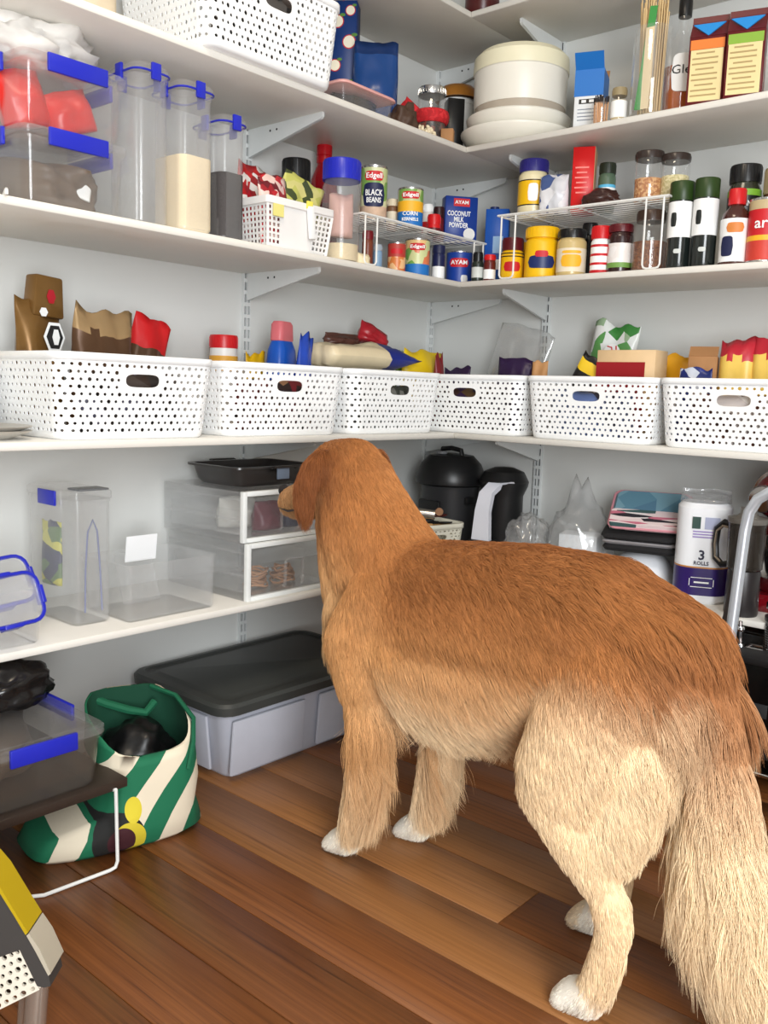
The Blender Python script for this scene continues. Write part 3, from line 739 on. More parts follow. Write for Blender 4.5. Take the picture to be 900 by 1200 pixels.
# two juice cartons
MAR = mat('maroon_carton', (96, 18, 24), 0.4); CAP = mat('carton_cap', (40, 20, 20), 0.4); CRM = mat('nutrition_panel', (226, 206, 150), 0.5); SKY = mat('sky_blue_flap', (40, 140, 214), 0.4)
FRUIT = patches('fruit_print', [(110, 20, 28), (60, 24, 22), (196, 60, 40), (90, 20, 26), (214, 150, 130)], 30)
for u, vt, bandm, nm in ((826, 27, mat('orange_band', (226, 120, 40), 0.5), 'orange'), (870, 20, mat('lime_band', (130, 170, 50), 0.5), 'green')):
    x, y, w, h = spot('R', u, 0.06, ZB, 42, vt+22)
    w = 0.083
    t = carton('maroon juice carton with a cream panel and %s title band' % nm, x, y, ZB, w, w*0.95, h, 0.28, MAR, cat='carton', group='maroon juice cartons', name='juice_carton')
    d = w*0.95; hg = 0.045
    G().add([(-w/2, -d/2, h), (w/2, -d/2, h), (w/2, d/2, h), (-w/2, d/2, h), (-w/2, 0, h+hg), (w/2, 0, h+hg)], [(0, 1, 5, 4), (2, 3, 4, 5), (1, 2, 5), (3, 0, 4), (0, 3, 2, 1)]).obj('gable_top', MAR, t)
    G().box(-w/2, w/2, -0.0015, 0.0015, h+hg-0.002, h+hg+0.012).obj('gable_seal', MAR, t)
    ga = math.atan2(d/2, hg)
    G().add([(-w*0.44, -d/2-0.001, h+0.0005+0.034), (w*0.44, -d/2-0.001, h+0.0345), (0, -d/2-0.001, h+0.001), (-w*0.44, -d/2+0.002, h+0.0345), (w*0.44, -d/2+0.002, h+0.0345), (0, -d/2+0.002, h+0.001)],
            [(0, 1, 2), (3, 5, 4), (0, 3, 4, 1), (1, 4, 5, 2), (2, 5, 3, 0)], M=T(0, -d/2, h) @ RX(-ga*0.55) @ T(0, d/2, -h)).obj('blue_flap', SKY, t)
    G().lathe([(0.012, 0), (0.012, 0.014), (0.0001, 0.014)], 16, M=T(0.01, d*0.25, h+hg*0.5) @ RX(-0.7)).obj('cap', CAP, t)
    face_patch(t, 'title_band', bandm, w*0.92, 0.022, FRONT(-d/2, 0, h-0.018))
    face_patch(t, 'nutrition_panel', CRM, w*0.88, h*0.74, FRONT(-d/2, 0, h*0.44))
    for k in range(9): face_patch(t, 'printed_line', mat('print_brown', (170, 146, 96)), w*(0.7 if k % 3 else 0.5), 0.0035, FRONT(-d/2-0.0008, -w*0.04, h*0.76-k*h*0.076))
    face_patch(t, 'fruit_picture', FRUIT, d*0.9, h*0.6, RIGHT(w/2, 0, h*0.4))
x, y, w, h = spot('R', 912, 0.08, ZB, 30, 62)
carton('white box at the end of the row of cartons on the upper shelf', x+0.02, y, ZB, 0.07, 0.07, h, 0.2, WHITE)
# ------------------------------------------------------------------ eye level shelf (A), left wall
GA = None
XF = 0.335
ya, yb = on_left(27, XF, ZA+0.1), on_left(151, XF, ZA+0.1)
wL = yb-ya; yc = (ya+yb)/2
h1 = z_at(XF, yc, 158)-ZA
h2 = z_at(XF, yc, 73)-ZA-h1
REDB = mat('red_film', (206, 40, 34), 0.3, var=0.15)
GS = 'stacked clear boxes with blue clips'
clip_box('clear box with blue clips holding a brown bag, lower of the stack', XF-0.15, yc, ZA, wL, 0.30, h1, PI/2, group=GS)
clip_box('clear box with blue clips holding red packets, upper of the stack', XF-0.15, yc, ZA+h1, wL, 0.30, h2, PI/2, group=GS)
packet('brown bag with a white tag inside the lower clear box', XF-0.14, yc, ZA+0.004, wL*0.84, h1*0.72, 0.22, mat('brown_bag', (96, 80, 66), 0.5, var=0.25, vscale=12), 21, PI/2, cat='bag', top=0.03, bulge=0.75, wr=0.2)
packet('white paper tag on the brown bag in the lower clear box', XF-0.045, yc+0.02, ZA+0.03, 0.06, 0.045, 0.012, WHITE, 22, PI/2, (0.0, 0.2), cat='tag', wr=0.3)
packet('red packet leaning inside the upper clear box, beside the lidded end', XF-0.10, yc-wL*0.22, ZA+h1+0.004, 0.10, h2*0.80, 0.07, REDB, 23, PI/2+0.2, (0, -0.25))
t = packet('red packet with a white printed patch inside the upper clear box', XF-0.09, yc+wL*0.2, ZA+h1+0.004, 0.11, h2*0.62, 0.06, REDB, 24, PI/2, (0, -0.35))
packet('clear crinkled packet between the red packets in the upper clear box', XF-0.17, yc, ZA+h1+0.004, 0.18, h2*0.55, 0.08, mat('grey_film', (150, 140, 132), 0.3, var=0.2), 25, PI/2)
crumple('white crumpled plastic bag on the stacked clear boxes', XF-0.15, yc-0.03, ZA+h1+h2-0.001, 0.10, 0.13, 0.06, mat('white_film', (222, 218, 212), 0.35, var=0.12), 31, 0.45, freq=2.6)
crumple('red crumpled wrapper under the white plastic bag', XF-0.16, yc-0.165, ZA+h1+h2-0.001, 0.05, 0.05, 0.035, REDB, 32, 0.4)
# canisters
for u, ins, wp, vt, fl, lab in ((163, 0.085, 48, 82, None, 'tall clear canister with blue clips, empty, beside the stacked boxes'),
                              (214, 0.075, 49, 103, 'rice', 'tall clear canister with blue clips half full of white rice'),
                              (256, 0.095, 38, 141, 'dark', 'tall clear canister with blue clips holding dark grains by the slotted basket')):
    x, y, w, h = spot('L', u, ins, ZA, wp, vt)
    ff = None
    if fl == 'rice': ff = (mat('rice', (222, 206, 176), 0.8, var=0.12, vscale=500, bump=0.3, bscale=700), z_at(x+0.04, y, 185)-ZA)
    if fl == 'dark': ff = (mat('dark_grain', (70, 66, 66), 0.8, var=0.35, vscale=300), h*0.55)
    canister(lab, x, y, ZA, w*0.97, 0.115, h, PI/2, ff)
# white basket with square holes
def slotted_basket(w, d, h):
    g = G(); tp = 0.9; z0, z1 = 0.01, h-0.018
    def sec(v): k = tp+(1-tp)*v; return w/2*k, d/2*k
    def P(ax, sg):
        def q(u, v):
            a, b = sec(v); z = z0+(z1-z0)*v; t = (u-0.5)*2
            return ((t*a, sg*b, z), (0, sg, 0)) if ax == 'y' else ((sg*a, t*b, z), (sg, 0, 0))
        return q
    def grid(Pf, n, m, blank):
        v = []; f = []
        for r in range(m):
            for c in range(n):
                if blank and blank[0] <= c < blank[1]:
                    hole = None
                else: hole = 0.60
                u0, u1, v0, v1 = c/n, (c+1)/n, r/m, (r+1)/m
                if hole is None:
                    o = len(v)
                    for uu, vv in ((u0, v0), (u1, v0), (u1, v1), (u0, v1)): v.append(Pf(uu, vv)[0])
                    f.append((o, o+1, o+2, o+3)); continue
                o = len(v); cu, cv = (u0+u1)/2, (v0+v1)/2
                for s in (0, 1):
                    for k in (1, hole):
                        for sx, sy in ((-1, -1), (1, -1), (1, 1), (-1, 1)):
                            p, nn = Pf(cu+sx*k*(u1-u0)/2, cv+sy*k*(v1-v0)/2); p = Vector(p)-Vector(nn)*0.002*s; v.append(tuple(p))
                for i in range(4):
                    j = (i+1) % 4
                    f.append((o+i, o+j, o+4+j, o+4+i)); f.append((o+8+i, o+12+i, o+12+j, o+8+j)); f.append((o+4+i, o+4+j, o+12+j, o+12+i))
        g.add(v, f)
    nw = int(w/0.0135); nd = int(d/0.0135)
    for sg in (-1, 1): grid(P('y', sg), nw, 7, (nw//2-4, nw//2+4)); grid(P('x', sg), nd, 7, None)
    a, b = sec(1); a0, b0 = sec(0)
    skin(g, [rloop(a, b, 0.004, z1), rloop(a+0.005, b+0.005, 0.008, z1+0.002), rloop(a+0.005, b+0.005, 0.008, h), rloop(a-0.003, b-0.003, 0.004, h), rloop(a-0.003, b-0.003, 0.004, z1)], False, False, False)
    skin(g, [rloop(a0, b0, 0.004, z0), rloop(a0-0.004, b0-0.004, 0.004, 0), rloop(a0-0.01, b0-0.01, 0.004, 0.0)], False, True, False)
    for sx in (-1, 1):
        for sy in (-1, 1): g.tube([(sx*a0, sy*b0, 0.003), (sx*a, sy*b, z1)], 0.004, 6)
    return g
ya, yb = on_left(313, 0.345, ZA), on_left(388, 0.345, ZA)
hb = z_at(0.345, ya, 228)-ZA
bx_, by_ = 0.345-0.095, (ya+yb)/2
t = thing('slotted_basket', 'white plastic basket with square holes and a fold-down handle', 'basket', (bx_, by_, ZA), PI/2)
slotted_basket(yb-ya, 0.19, hb).obj('body', mat('ivory_plastic', (232, 230, 228), 0.4), t)
G().box(-0.011, 0.011, -0.107, -0.1005, hb*0.30, hb-0.004, bev=0.003, M=T(0.035, 0, 0) @ RY(-0.12)).obj('handle', WHITE, t)
G().box(-0.009, 0.009, -0.106, -0.1005, hb-0.012, hb+0.006, bev=0.001, M=T(0.02, 0, 0)).obj('yellow_tag', mat('yellow_tag', (232, 220, 90), 0.5), t)
G().box(-0.016, 0.016, -0.1, -0.0975, hb*0.62, hb*0.86, M=T(-0.075, 0, 0)).obj('sticker', mat('pale_yellow_label', (226, 216, 130), 0.6), t)
hw = yb-ya
SN = [('red and white snack packet sticking out of the square-holed basket', -0.045, 0.045, 0.11, 0.17, patches('red_white_pack', [(190, 26, 30), (150, 30, 34), (232, 226, 220), (180, 24, 28)], 60), 0.15, 0.1),
      ('yellow-green snack packet lying across the square-holed basket', 0.012, -0.035, 0.13, 0.135, patches('lime_pack', [(176, 176, 90), (196, 190, 120), (60, 70, 36), (186, 186, 96)], 40), -0.1, 0.55),
      ('crimson snack packet at the front of the square-holed basket', -0.045, -0.058, 0.10, 0.125, patches('crimson_pack', [(186, 30, 40), (100, 20, 30), (220, 190, 180), (150, 24, 34)], 60), 0.1, -0.2),
      ('dark green snack packet in the square-holed basket', 0.05, -0.0, 0.09, 0.12, mat('dark_green_film', (24, 56, 30), 0.35, var=0.2), -0.2, -0.2),
      ('brown foil packet at the back of the square-holed basket', 0.04, 0.06, 0.10, 0.12, mat('bronze_foil', (84, 58, 38), 0.3, metal=0.4), 0.1, 0.1)]
for i, (lb, lx, ly, w, h, m, rz, ti) in enumerate(SN):
    packet(lb, bx_-ly, by_+lx, ZA+0.008, w, h+0.03, 0.045, m, 40+i, PI/2+rz, (0.0, ti*0.6), wr=0.25)
x, y, w, h = spot('L', 345, 0.24, ZA, 30, 188)
t = jar('black-lidded dark jar behind the snack packets', x, y, ZA, 0.04, h, mat('dark_jar', (40, 34, 32), 0.3), BLACK, 0.2, group=None)
# red bottle
x, y, w, h = spot('L', 377, 0.29, ZA, 33, 163)
r = w/2
bottle('shiny red bottle with ribbed cap behind the blue-lidded jar', x, y, ZA, None, [
    ('body', mat('red_glass', (150, 14, 26), 0.15, coat=0.5, var=0.1), [(r*0.9, 0), (r, 0.006), (r, h*0.62), (r*0.93, h*0.70), (r*0.55, h*0.80), (r*0.48, h*0.83)]),
    ('cap', mat('red_cap', (176, 20, 30), 0.25), [(r*0.50, h*0.82), (r*0.55, h*0.825), (r*0.55, h*0.87), (r*0.50, h*0.875), (r*0.55, h*0.88), (r*0.55, h*0.94), (r*0.48, h*0.985), (0.0001, h)]),
    ('label', mat('dark_red_print', (96, 16, 24), 0.4), [(r*1.0, h*0.25), (r*1.01, h*0.25), (r*1.01, h*0.52), (r*1.0, h*0.52)])])
# clear jar with blue lid
x, y, w, h = spot('L', 398, 0.06, ZA, 44, 189)
t = jar('clear plastic jar with a royal blue screw lid', x, y, ZA, w/2, h, CLEAR2, BLUE, 0.19, group=None, neck=0.92, lidr=1.0, fill=(mat('pale_pasta', (214, 196, 160), 0.7, var=0.15, vscale=200), 0.22))
packet('pink paper packet inside the blue-lidded jar', x, y, ZA+h*0.26, w*0.7, h*0.42, w*0.5, mat('pink_paper', (200, 160, 150), 0.6), 51, 1.2)
# wire racks
WIRE = mat('white_coated_wire', (226, 226, 222), 0.35)
def wire_rack(label, x, y, z, w, d, h, rz, nw=9):
    t = thing('wire_rack', label, 'wire rack', (x, y, z), rz, 'white wire racks on the eye level shelf')
    g = G().tube([(-w/2, -d/2, h), (w/2, -d/2, h), (w/2, d/2, h), (-w/2, d/2, h)], 0.0030, 7, closed=True); g.obj('rim', WIRE, t)
    for k in range(nw):
        yy = -d/2+d*(k+1)/(nw+1)
        G().tube([(-w/2, yy, h+0.001), (w/2, yy, h+0.001)], 0.0015, 6).obj('wire', WIRE, t)
    for k in range(3):
        xx = -w/2+w*(k+0.5)/3
        G().tube([(xx, -d/2, h-0.0030), (xx, d/2, h-0.0030)], 0.0020, 6).obj('crossbar', WIRE, t)
    for sx in (-1, 1):
        for sy in (-1, 1):
            xx = sx*(w/2-0.012); yy = sy*(d/2-0.001)
            G().tube([(xx, yy, h), (xx, yy, 0.012), (xx-sx*0.004, yy, 0.005), (xx-sx*0.012, yy, 0.0027), (xx-sx*0.035, yy, 0.0027), (xx-sx*0.043, yy, 0.006), (xx-sx*0.046, yy, 0.013), (xx-sx*0.046, yy, h)], 0.0026, 7).obj('leg', WIRE, t)
    return t
RXF = 0.347
ry0, ry1 = on_left(425, RXF, ZA+0.12), -0.385
rh = z_at(RXF, (ry0+ry1)/2, 263)-ZA
RHL = z_at(RXF, on_left(473, RXF, ZA), 262)-ZA
wire_rack('white wire rack carrying cans on the left wall shelf', RXF-0.10, (ry0-0.20)/2, ZA, -0.20-ry0, 0.20, RHL, PI/2)
RYF = -0.329
rx0, rx1 = 0.475, on_right(783, RYF, ZA+0.15)
RHR = z_at(on_right(690, RYF, ZA+0.15), RYF, 240)-ZA
wire_rack('white wire rack carrying jars and a red box on the back wall shelf', (rx0+rx1)/2, RYF+0.13, ZA, rx1-rx0, 0.26, RHR, 0, 10)
ZRL, ZRR = ZA+RHL+0.0027, ZA+RHR+0.0030
# things on the left rack
LBG = mat('label_green', (110, 150, 70), 0.5); CRM2 = mat('label_cream', (226, 214, 190), 0.5); LRED = mat('label_red', (196, 24, 34), 0.5)
NAVY = mat('label_navy', (26, 32, 70), 0.5); LYEL = mat('label_yellow', (236, 176, 40), 0.5); LBLUE = mat('label_blue', (30, 110, 186), 0.5)
def can_at(label, u, ins, z, wp, vt, bands, badges=(), texts=(), side='L', **k):
    if z == ZA and side == 'L': ins += 0.025
    x, y, w, h = spot(side, u, ins, z, wp, vt)
    t = can(label, x, y, z, w/2, h, bands, (), **k); an = camang(x, y)
    for zf, bw, bh, m in badges: badge(t, w/2*1.003, zf*h, an, bw*w, bh*h, m)
    for s, size, m, zf, ww in texts: round_text(s, size*h, m, t, w/2*1.003+0.001, zf*h, an, ww*w, bold=0.0003)
    return t
can_at('can of black beans with a green and cream label on the wire rack', 437, 0.10, ZRL, 31, 196, [(0.05, 0.28, mat('bean_picture', (200, 170, 146), 0.6, var=0.3, vscale=60)), (0.28, 0.95, patches('bean_label', [(186, 196, 140), (210, 212, 170), (120, 160, 80)], 30))],
       [(0.80, 0.75, 0.17, LRED), (0.47, 0.9, 0.42, NAVY)], [('Edgell', 0.13, WHITE, 0.80, 0.62), ('BLACK', 0.15, WHITE, 0.50, 0.66), ('BEANS', 0.13, WHITE, 0.37, 0.55)])
can_at('can of corn kernels with a blue and yellow label on the wire rack', 480, 0.07, ZRL, 30, 222, [(0.05, 0.40, LBLUE), (0.40, 0.66, LYEL), (0.66, 0.95, patches('corn_label', [(186, 196, 140), (210, 212, 170), (120, 160, 80)], 30))],
       [(0.80, 0.75, 0.18, LRED)], [('Edgell', 0.13, WHITE, 0.80, 0.62), ('CORN', 0.14, WHITE, 0.34, 0.6), ('KERNELS', 0.11, WHITE, 0.20, 0.66)])
x, y, w, h = spot('L', 459, 0.13, ZRL, 14, 234)
jar('little brown spice jar between the two rack cans', x, y, ZRL, w/2, h, mat('brown_spice', (120, 84, 60), 0.4), mat('cream_lid', (220, 206, 180), 0.5), 0.2, lab=[(0.2, 0.6, CRM2)], group='spice jars')
x, y, w, h = spot('L', 500, 0.14, ZRL, 13, 240)
jar('white spice jar behind the corn can', x, y, ZRL, w/2, h, mat('white_jar', (226, 220, 214), 0.4), WHITE, 0.2, lab=[(0.2, 0.5, LRED)], group='spice jars')
x, y, w, h = spot('L', 508, 0.06, ZRL, 16, 252)
jar('red-capped spice jar beside the milk powder box', x, y, ZRL, w/2, h, RED, RED, 0.5, lab=[(0.0, 0.3, mat('dark_red_print', (96, 16, 24)))], group='spice jars')
x, y, w, h = spot('L', 513, 0.13, ZRL, 13, 243)
jar('dark red spice jar behind the red-capped one', x, y, ZRL, w/2, h, mat('dark_red_print', (96, 16, 24)), mat('dark_cap', (50, 20, 24), 0.4), 0.3, group='spice jars')
x, y = on_left(541, 0.295, ZRL), 0
y = on_left(538, 0.29, ZRL); h = z_at(0.29, y, 231)-ZRL
cbx, cby = 0.262, -0.425
t = carton('blue box of coconut milk powder standing on the wire rack', cbx, on_left(537, cbx, ZRL), ZRL, 0.10, 0.045, z_at(cbx, on_left(537, cbx, ZRL), 232)-ZRL, PI/4+0.12, mat('cobalt_box', (24, 58, 140), 0.4), cat='box'); hh = z_at(cbx, on_left(537, cbx, ZRL), 232)-ZRL
face_patch(t, 'logo_patch', LRED, 0.05, hh*0.17, FRONT(-0.0225, 0, hh*0.87)); flat_text('AYAM', 0.014, WHITE, t, FRONT(-0.0236, 0, hh*0.87), 0.042, 0.0003)
flat_text('COCONUT\nMILK\nPOWDER', 0.020, WHITE, t, FRONT(-0.0231, -0.008, hh*0.50), 0.072, 0.0004)
G().lathe([(0.0001, 0), (0.018, 0), (0.018, 0.0012), (0.0001, 0.0012)], 18, M=FRONT(-0.0225, 0.026, hh*0.2)).obj('coconut_picture', mat('coconut_print', (222, 222, 220), 0.5), t)
for k in range(6): face_patch(t, 'printed_line', mat('print_pale', (150, 170, 210)), 0.02, 0.003, RIGHT(0.05, 0, hh*(0.3+0.1*k)))
# under the left rack
x, y, w, h = spot('L', 412, 0.03, ZA, 40, 290)
packet('cream paper pouch at the foot of the blue-lidded jar', 0.33, on_left(428, 0.33, ZA)-0.012, ZA, 0.05, 0.03, 0.03, mat('cream_pouch', (222, 206, 170), 0.6), 61, PI/2, top=0.05, bulge=0.7)
def sj(label, u, ins, wp, vt, body, lid, side='L', z=ZA, lh=0.2, lab=None, **k):
    if z == ZA: ins += 0.025
    x, y, w, h = spot(side, u, ins, z, wp, vt)
    return jar(label, x, y, z, w/2, h, body, lid, lh, lab=lab, group='spice jars', **k)
sj('red-capped glass spice jar under the left wire rack', 430, 0.075, 13, 271, mat('paprika', (120, 60, 40), 0.3), mat('dark_red_cap', (120, 20, 28), 0.4))
sj('blue-grey spice jar under the left wire rack', 442, 0.06, 11, 287, mat('blue_grey', (120, 150, 180), 0.4), mat('grey_cap', (150, 160, 170), 0.4))
can_at('soup can with an orange and red label under the left wire rack', 464, 0.06, ZA, 21, 285, [(0.05, 0.55, patches('soup_pic', [(206, 120, 60), (190, 70, 40), (226, 180, 130)], 60)), (0.55, 0.95, mat('soup_red', (176, 60, 50), 0.5))], [(0.72, 0.7, 0.16, LRED)])
can_at('can with a blue base and a vegetable picture under the left wire rack', 488, 0.055, ZA, 29, 281, [(0.05, 0.35, LBLUE), (0.35, 0.95, patches('veg_pic', [(200, 206, 150), (226, 190, 130), (110, 160, 80), (214, 120, 80)], 40))], [(0.78, 0.7, 0.18, LRED)], [('Edgell', 0.12, WHITE, 0.78, 0.6)])
sj('navy pepper jar with a white barcode label under the left wire rack', 513, 0.045, 15, 288, mat('navy_jar', (28, 34, 74), 0.35), NAVY, lab=[(0.08, 0.42, WHITE)])
x, y = 0.322, 0
can_at('blue can of coconut milk at the inner shelf corner', 537, 0.055, ZA, 30, 296, [(0.04, 0.96, mat('cobalt_label', (24, 62, 150), 0.4))], [(0.66, 0.8, 0.26, LRED)], [('AYAM', 0.17, WHITE, 0.66, 0.66)])
t = [o for o in COL.objects if o.name.startswith('food_can')][-1]
badge(t, 0.037, 0.02, camang(*t.location[:2])+0.45, 0.022, 0.022, mat('coconut_print', (222, 222, 220)), 'coconut_picture', 0.002)
# ------------------------------------------------------------------ eye level shelf (A), back wall
def cj(label, u, ins, wp, vt, body, lid, lh=0.18, z=ZA, lab=None, fill=None, badges=(), texts=(), **k):
    if z == ZA and 590 < u < 785: ins += 0.035
    x, y, w, h = spot('R', u, ins, z, wp, vt)
    t = jar(label, x, y, z, w/2, h, body, lid, lh, lab=lab, fill=fill, **k); an = camang(x, y)
    for zf, bw, bh, m in badges: badge(t, w/2*1.013, zf*h, an, bw*w, bh*h, m)
    for s, size, m, zf, ww, da in texts: round_text(s, size*h, m, t, w/2*1.013+0.0012, zf*h, an+da, ww*w, bold=0.0003)
    return t
YEL = mat('bright_yellow_plastic', (238, 186, 14), 0.4); BRN = mat('maroon_lid', (90, 18, 26), 0.35)
# dark spice jars in the corner, tall blue carton behind
x, y, w, h = spot('R', 580, 0.20, ZA, 30, 247)
t = carton('tall blue milk carton standing in the shelf corner', x, y, ZA, 0.07, 0.06, h, 0.5, mat('blue_carton', (30, 86, 176), 0.4), cat='carton')
face_patch(t, 'printed_strip', WHITE, 0.05, 0.03, FRONT(-0.03, 0, h*0.30)); face_patch(t, 'printed_strip', mat('pale_blue_print', (150, 186, 226)), 0.03, 0.05, FRONT(-0.03, 0.005, h*0.55))
G().lathe([(0.014, 0), (0.014, 0.010), (0.0001, 0.010)], 14, M=T(-0.012, 0, h)).obj('cap', mat('navy_cap', (24, 40, 90), 0.4), t)
cj('spice jar with a black cap and white label beside the coconut milk can', 559, 0.040, 14, 296, mat('dark_green_glass', (36, 44, 38), 0.3), BLACK, 0.3, lab=[(0.15, 0.5, mat('grey_label', (200, 204, 200)))], group='spice jars', lidr=0.8)
cj('spice jar with a red cap by the leg of the right wire rack', 573, 0.045, 14, 299, mat('chilli', (96, 30, 26), 0.3), RED, 0.18, lab=[(0.1, 0.45, WHITE)], group='spice jars')
cj('small yellow jar with a maroon lid and red oval badge', 599, 0.050, 27, 280, YEL, BRN, 0.27, badges=[(0.34, 0.75, 0.22, LRED)], lab=[(0.56, 0.585, BLACK), (0.63, 0.655, BLACK)], lidr=0.92)
cj('slim yellow jar between the two yellow jars', 617, 0.13, 20, 285, YEL, YEL, 0.2)
cj('large yellow tub with a yellow screw lid and navy swoosh', 633, 0.055, 39, 268, YEL, YEL, 0.19, badges=[(0.33, 0.85, 0.24, mat('navy_swoosh', (24, 42, 96), 0.4)), (0.48, 0.4, 0.12, LRED)], lidr=1.0)
cj('glass jar of cream spread with a gold label and black lid', 668, 0.050, 34, 270, mat('cream_spread', (200, 176, 120), 0.3, coat=0.4), BLACK, 0.17, lab=[(0.12, 0.60, CRM2)], badges=[(0.34, 0.75, 0.25, LYEL), (0.52, 0.7, 0.06, LYEL)])
cj('black spice jar behind the cream spread', 688, 0.12, 18, 262, BLACK, BLACK, 0.2, group='spice jars')
cj('cup jar with red lid and red-striped white label', 702, 0.045, 23, 266, WHITE, RED, 0.24, lab=[(0.05, 0.12, LRED), (0.22, 0.27, LRED), (0.40, 0.45, LRED), (0.58, 0.63, LRED)], lidr=1.0)
cj('dark jar with a white and red label, green base band', 725, 0.050, 29, 264, mat('dark_jam', (46, 20, 20), 0.25, coat=0.4), BRN, 0.14, lab=[(0.14, 0.24, LBG), (0.24, 0.62, patches('jam_label', [(226, 220, 216), (210, 80, 80), (232, 228, 226)], 45))])
LIN = patches('brown_linseed', [(120, 72, 44), (96, 54, 32), (144, 92, 58)], 330, 0.6)
cj('round glass jar half full of brown seeds', 759, 0.055, 40, 248, GLASS, mat('brown_smoky_lid', (70, 52, 42), 0.3), 0.16, fill=(LIN, 0.60), lidr=0.82)
DGR = mat('dark_green_cap', (40, 62, 22), 0.4); OLV = mat('dark_bottle', (26, 32, 30), 0.2, coat=0.5)
for u, vt, lb in ((793, 214, 'olive green capped bottle with white label, next to the seed jar'), (822, 210, 'olive green capped bottle with white label, next to the red-capped sauce')):
    x, y, w, h = spot('R', u, 0.05, ZA, 28, vt)
    r = w/2
    t = bottle(lb, x, y, ZA, None, [('body', OLV, [(r*0.92, 0), (r, 0.005), (r, h*0.78)]), ('label', WHITE, [(r, h*0.36), (r*1.02, h*0.36), (r*1.02, h*0.765), (r, h*0.765)]),
                                    ('cap', DGR, [(r*0.98, h*0.775), (r, h*0.78), (r*1.0, h*0.985), (r*0.93, h), (0.0001, h)])], group='olive capped bottles')
    badge(t, r*1.02, h*0.56, camang(x, y)-0.55, r*0.5, h*0.16, OLV, 'olive_emblem', 0.001)
    badge(t, r, h*0.2, camang(x, y)-0.1, r*0.6, h*0.05, mat('grey_label', (200, 204, 200)), 'small_print', 0.001)
# red capped sauce bottle
x, y, w, h = spot('R', 858, 0.045, ZA, 33, 222); r = w/2
t = bottle('sauce bottle with a red cap and white pizza label', x, y, ZA, None, [('body', mat('clear_dark_sauce', (70, 34, 28), 0.2, coat=0.4), [(r*0.92, 0), (r, 0.005), (r, h*0.60), (r*0.9, h*0.68), (r*0.52, h*0.76), (r*0.48, h*0.80)]),
     ('label', WHITE, [(r, h*0.04), (r*1.015, h*0.04), (r*1.015, h*0.60), (r, h*0.60)]), ('cap', RED, [(r*0.55, h*0.79), (r*0.6, h*0.795), (r*0.6, h*0.98), (r*0.55, h), (0.0001, h)])])
an = camang(x, y)
badge(t, r*1.015, h*0.48, an, r*1.2, h*0.13, mat('orange_food_print', (214, 130, 60), 0.5, var=0.3), 'food_picture', 0.001)
badge(t, r*1.015, h*0.24, an-0.5, r*0.9, h*0.26, NAVY, 'dark_print', 0.001)
cj('dark glass jar with a black lid and green organic band', 865, 0.14, 37, 195, mat('dark_olive_jar', (44, 46, 34), 0.25, coat=0.4), BLACK, 0.16, lab=[(0.50, 0.70, BLACK), (0.70, 0.76, mat('lime_label', (120, 170, 50)))], texts=[('ORGANIC', 0.07, WHITE, 0.62, 0.8, 0.0)])
can_at('red can with orange band and white lettering at the end of the jars', 893, 0.045, ZA, 38, 234, [(0.04, 0.34, mat('tomato_print', (200, 60, 46), 0.5, var=0.2)), (0.34, 0.42, LYEL), (0.42, 0.82, LRED), (0.82, 0.96, mat('tan_band', (190, 170, 130)))], (), [('aro', 0.24, WHITE, 0.60, 0.62)], side='R')
cj('jar with a tan and red lid behind the red can', 904, 0.14, 34, 198, mat('rust_jar', (110, 60, 46), 0.3), mat('tan_lid', (150, 134, 100)), 0.25, lab=[(0.2, 0.5, CRM2)])
# on the right rack
PUR = mat('indigo_lid', (44, 40, 120), 0.35)
cj('mayonnaise jar with an indigo lid and yellow label on the wire rack', 623, 0.115, 35, 189, mat('mayonnaise', (228, 216, 176), 0.35, coat=0.3), PUR, 0.2, z=ZRR, lab=[(0.22, 0.62, YEL), (0.62, 0.64, BLACK), (0.20, 0.22, BLACK)], badges=[(0.42, 0.35, 0.3, WHITE)])
x, y, w, h = spot('R', 648, 0.085, ZRR, 30, 205)
packet('white and blue sachet packet on the wire rack', x, y, ZRR, 0.085, h, 0.04, patches('white_blue_pack', [(222, 222, 226), (206, 208, 214), (70, 90, 140), (226, 226, 230), (214, 214, 220)], 30), 71, 0.2, wr=0.3)
x, y, w, h = spot('R', 682, 0.12, ZRR, 38, 176)
t = carton('bright red box with small white lettering on the wire rack', x, y, ZRR, 0.058, 0.075, h, 0.42, mat('bright_red_box', (206, 24, 26), 0.4), cat='box')
G().box(0.0288, 0.0297, -0.037, 0.037, 0.001, h-0.001).obj('side_panel', mat('kraft_side', (196, 160, 120), 0.6), t)
for k in range(6): face_patch(t, 'printed_line', mat('print_pink', (232, 130, 124)), 0.036-0.008*(k % 2), 0.004, FRONT(-0.0375, -0.003, h*0.68-k*0.013))
face_patch(t, 'crest_print', LYEL, 0.016, 0.012, FRONT(-0.0375, 0.014, h*0.12)); G().box(-0.02, 0.012, -0.025, 0.015, h, h+0.0006).obj('top_print', mat('print_pink', (232, 130, 124)), t)
cj('small jar with a green label behind the brown packet', 709, 0.15, 20, 192, mat('herb_glass', (84, 104, 84), 0.3), mat('dark_olive_cap', (40, 46, 34), 0.4), 0.2, z=ZRR, lab=[(0.30, 0.5, WHITE), (0.5, 0.56, mat('sky_label', (90, 180, 220)))])
x, y, w, h = spot('R', 703, 0.06, ZRR, 40, 219)
crumple('dark brown crumpled packet lying on the wire rack', x, y, ZRR, 0.05, 0.028, 0.026, mat('chocolate_film', (58, 34, 30), 0.35, var=0.3), 73, 0.3)
NUT = patches('chopped_nuts', [(196, 140, 88), (170, 108, 62), (214, 168, 116)], 200, 0.7); PIN = patches('pine_nuts', [(214, 200, 150), (196, 184, 130), (226, 214, 170)], 200, 0.7)
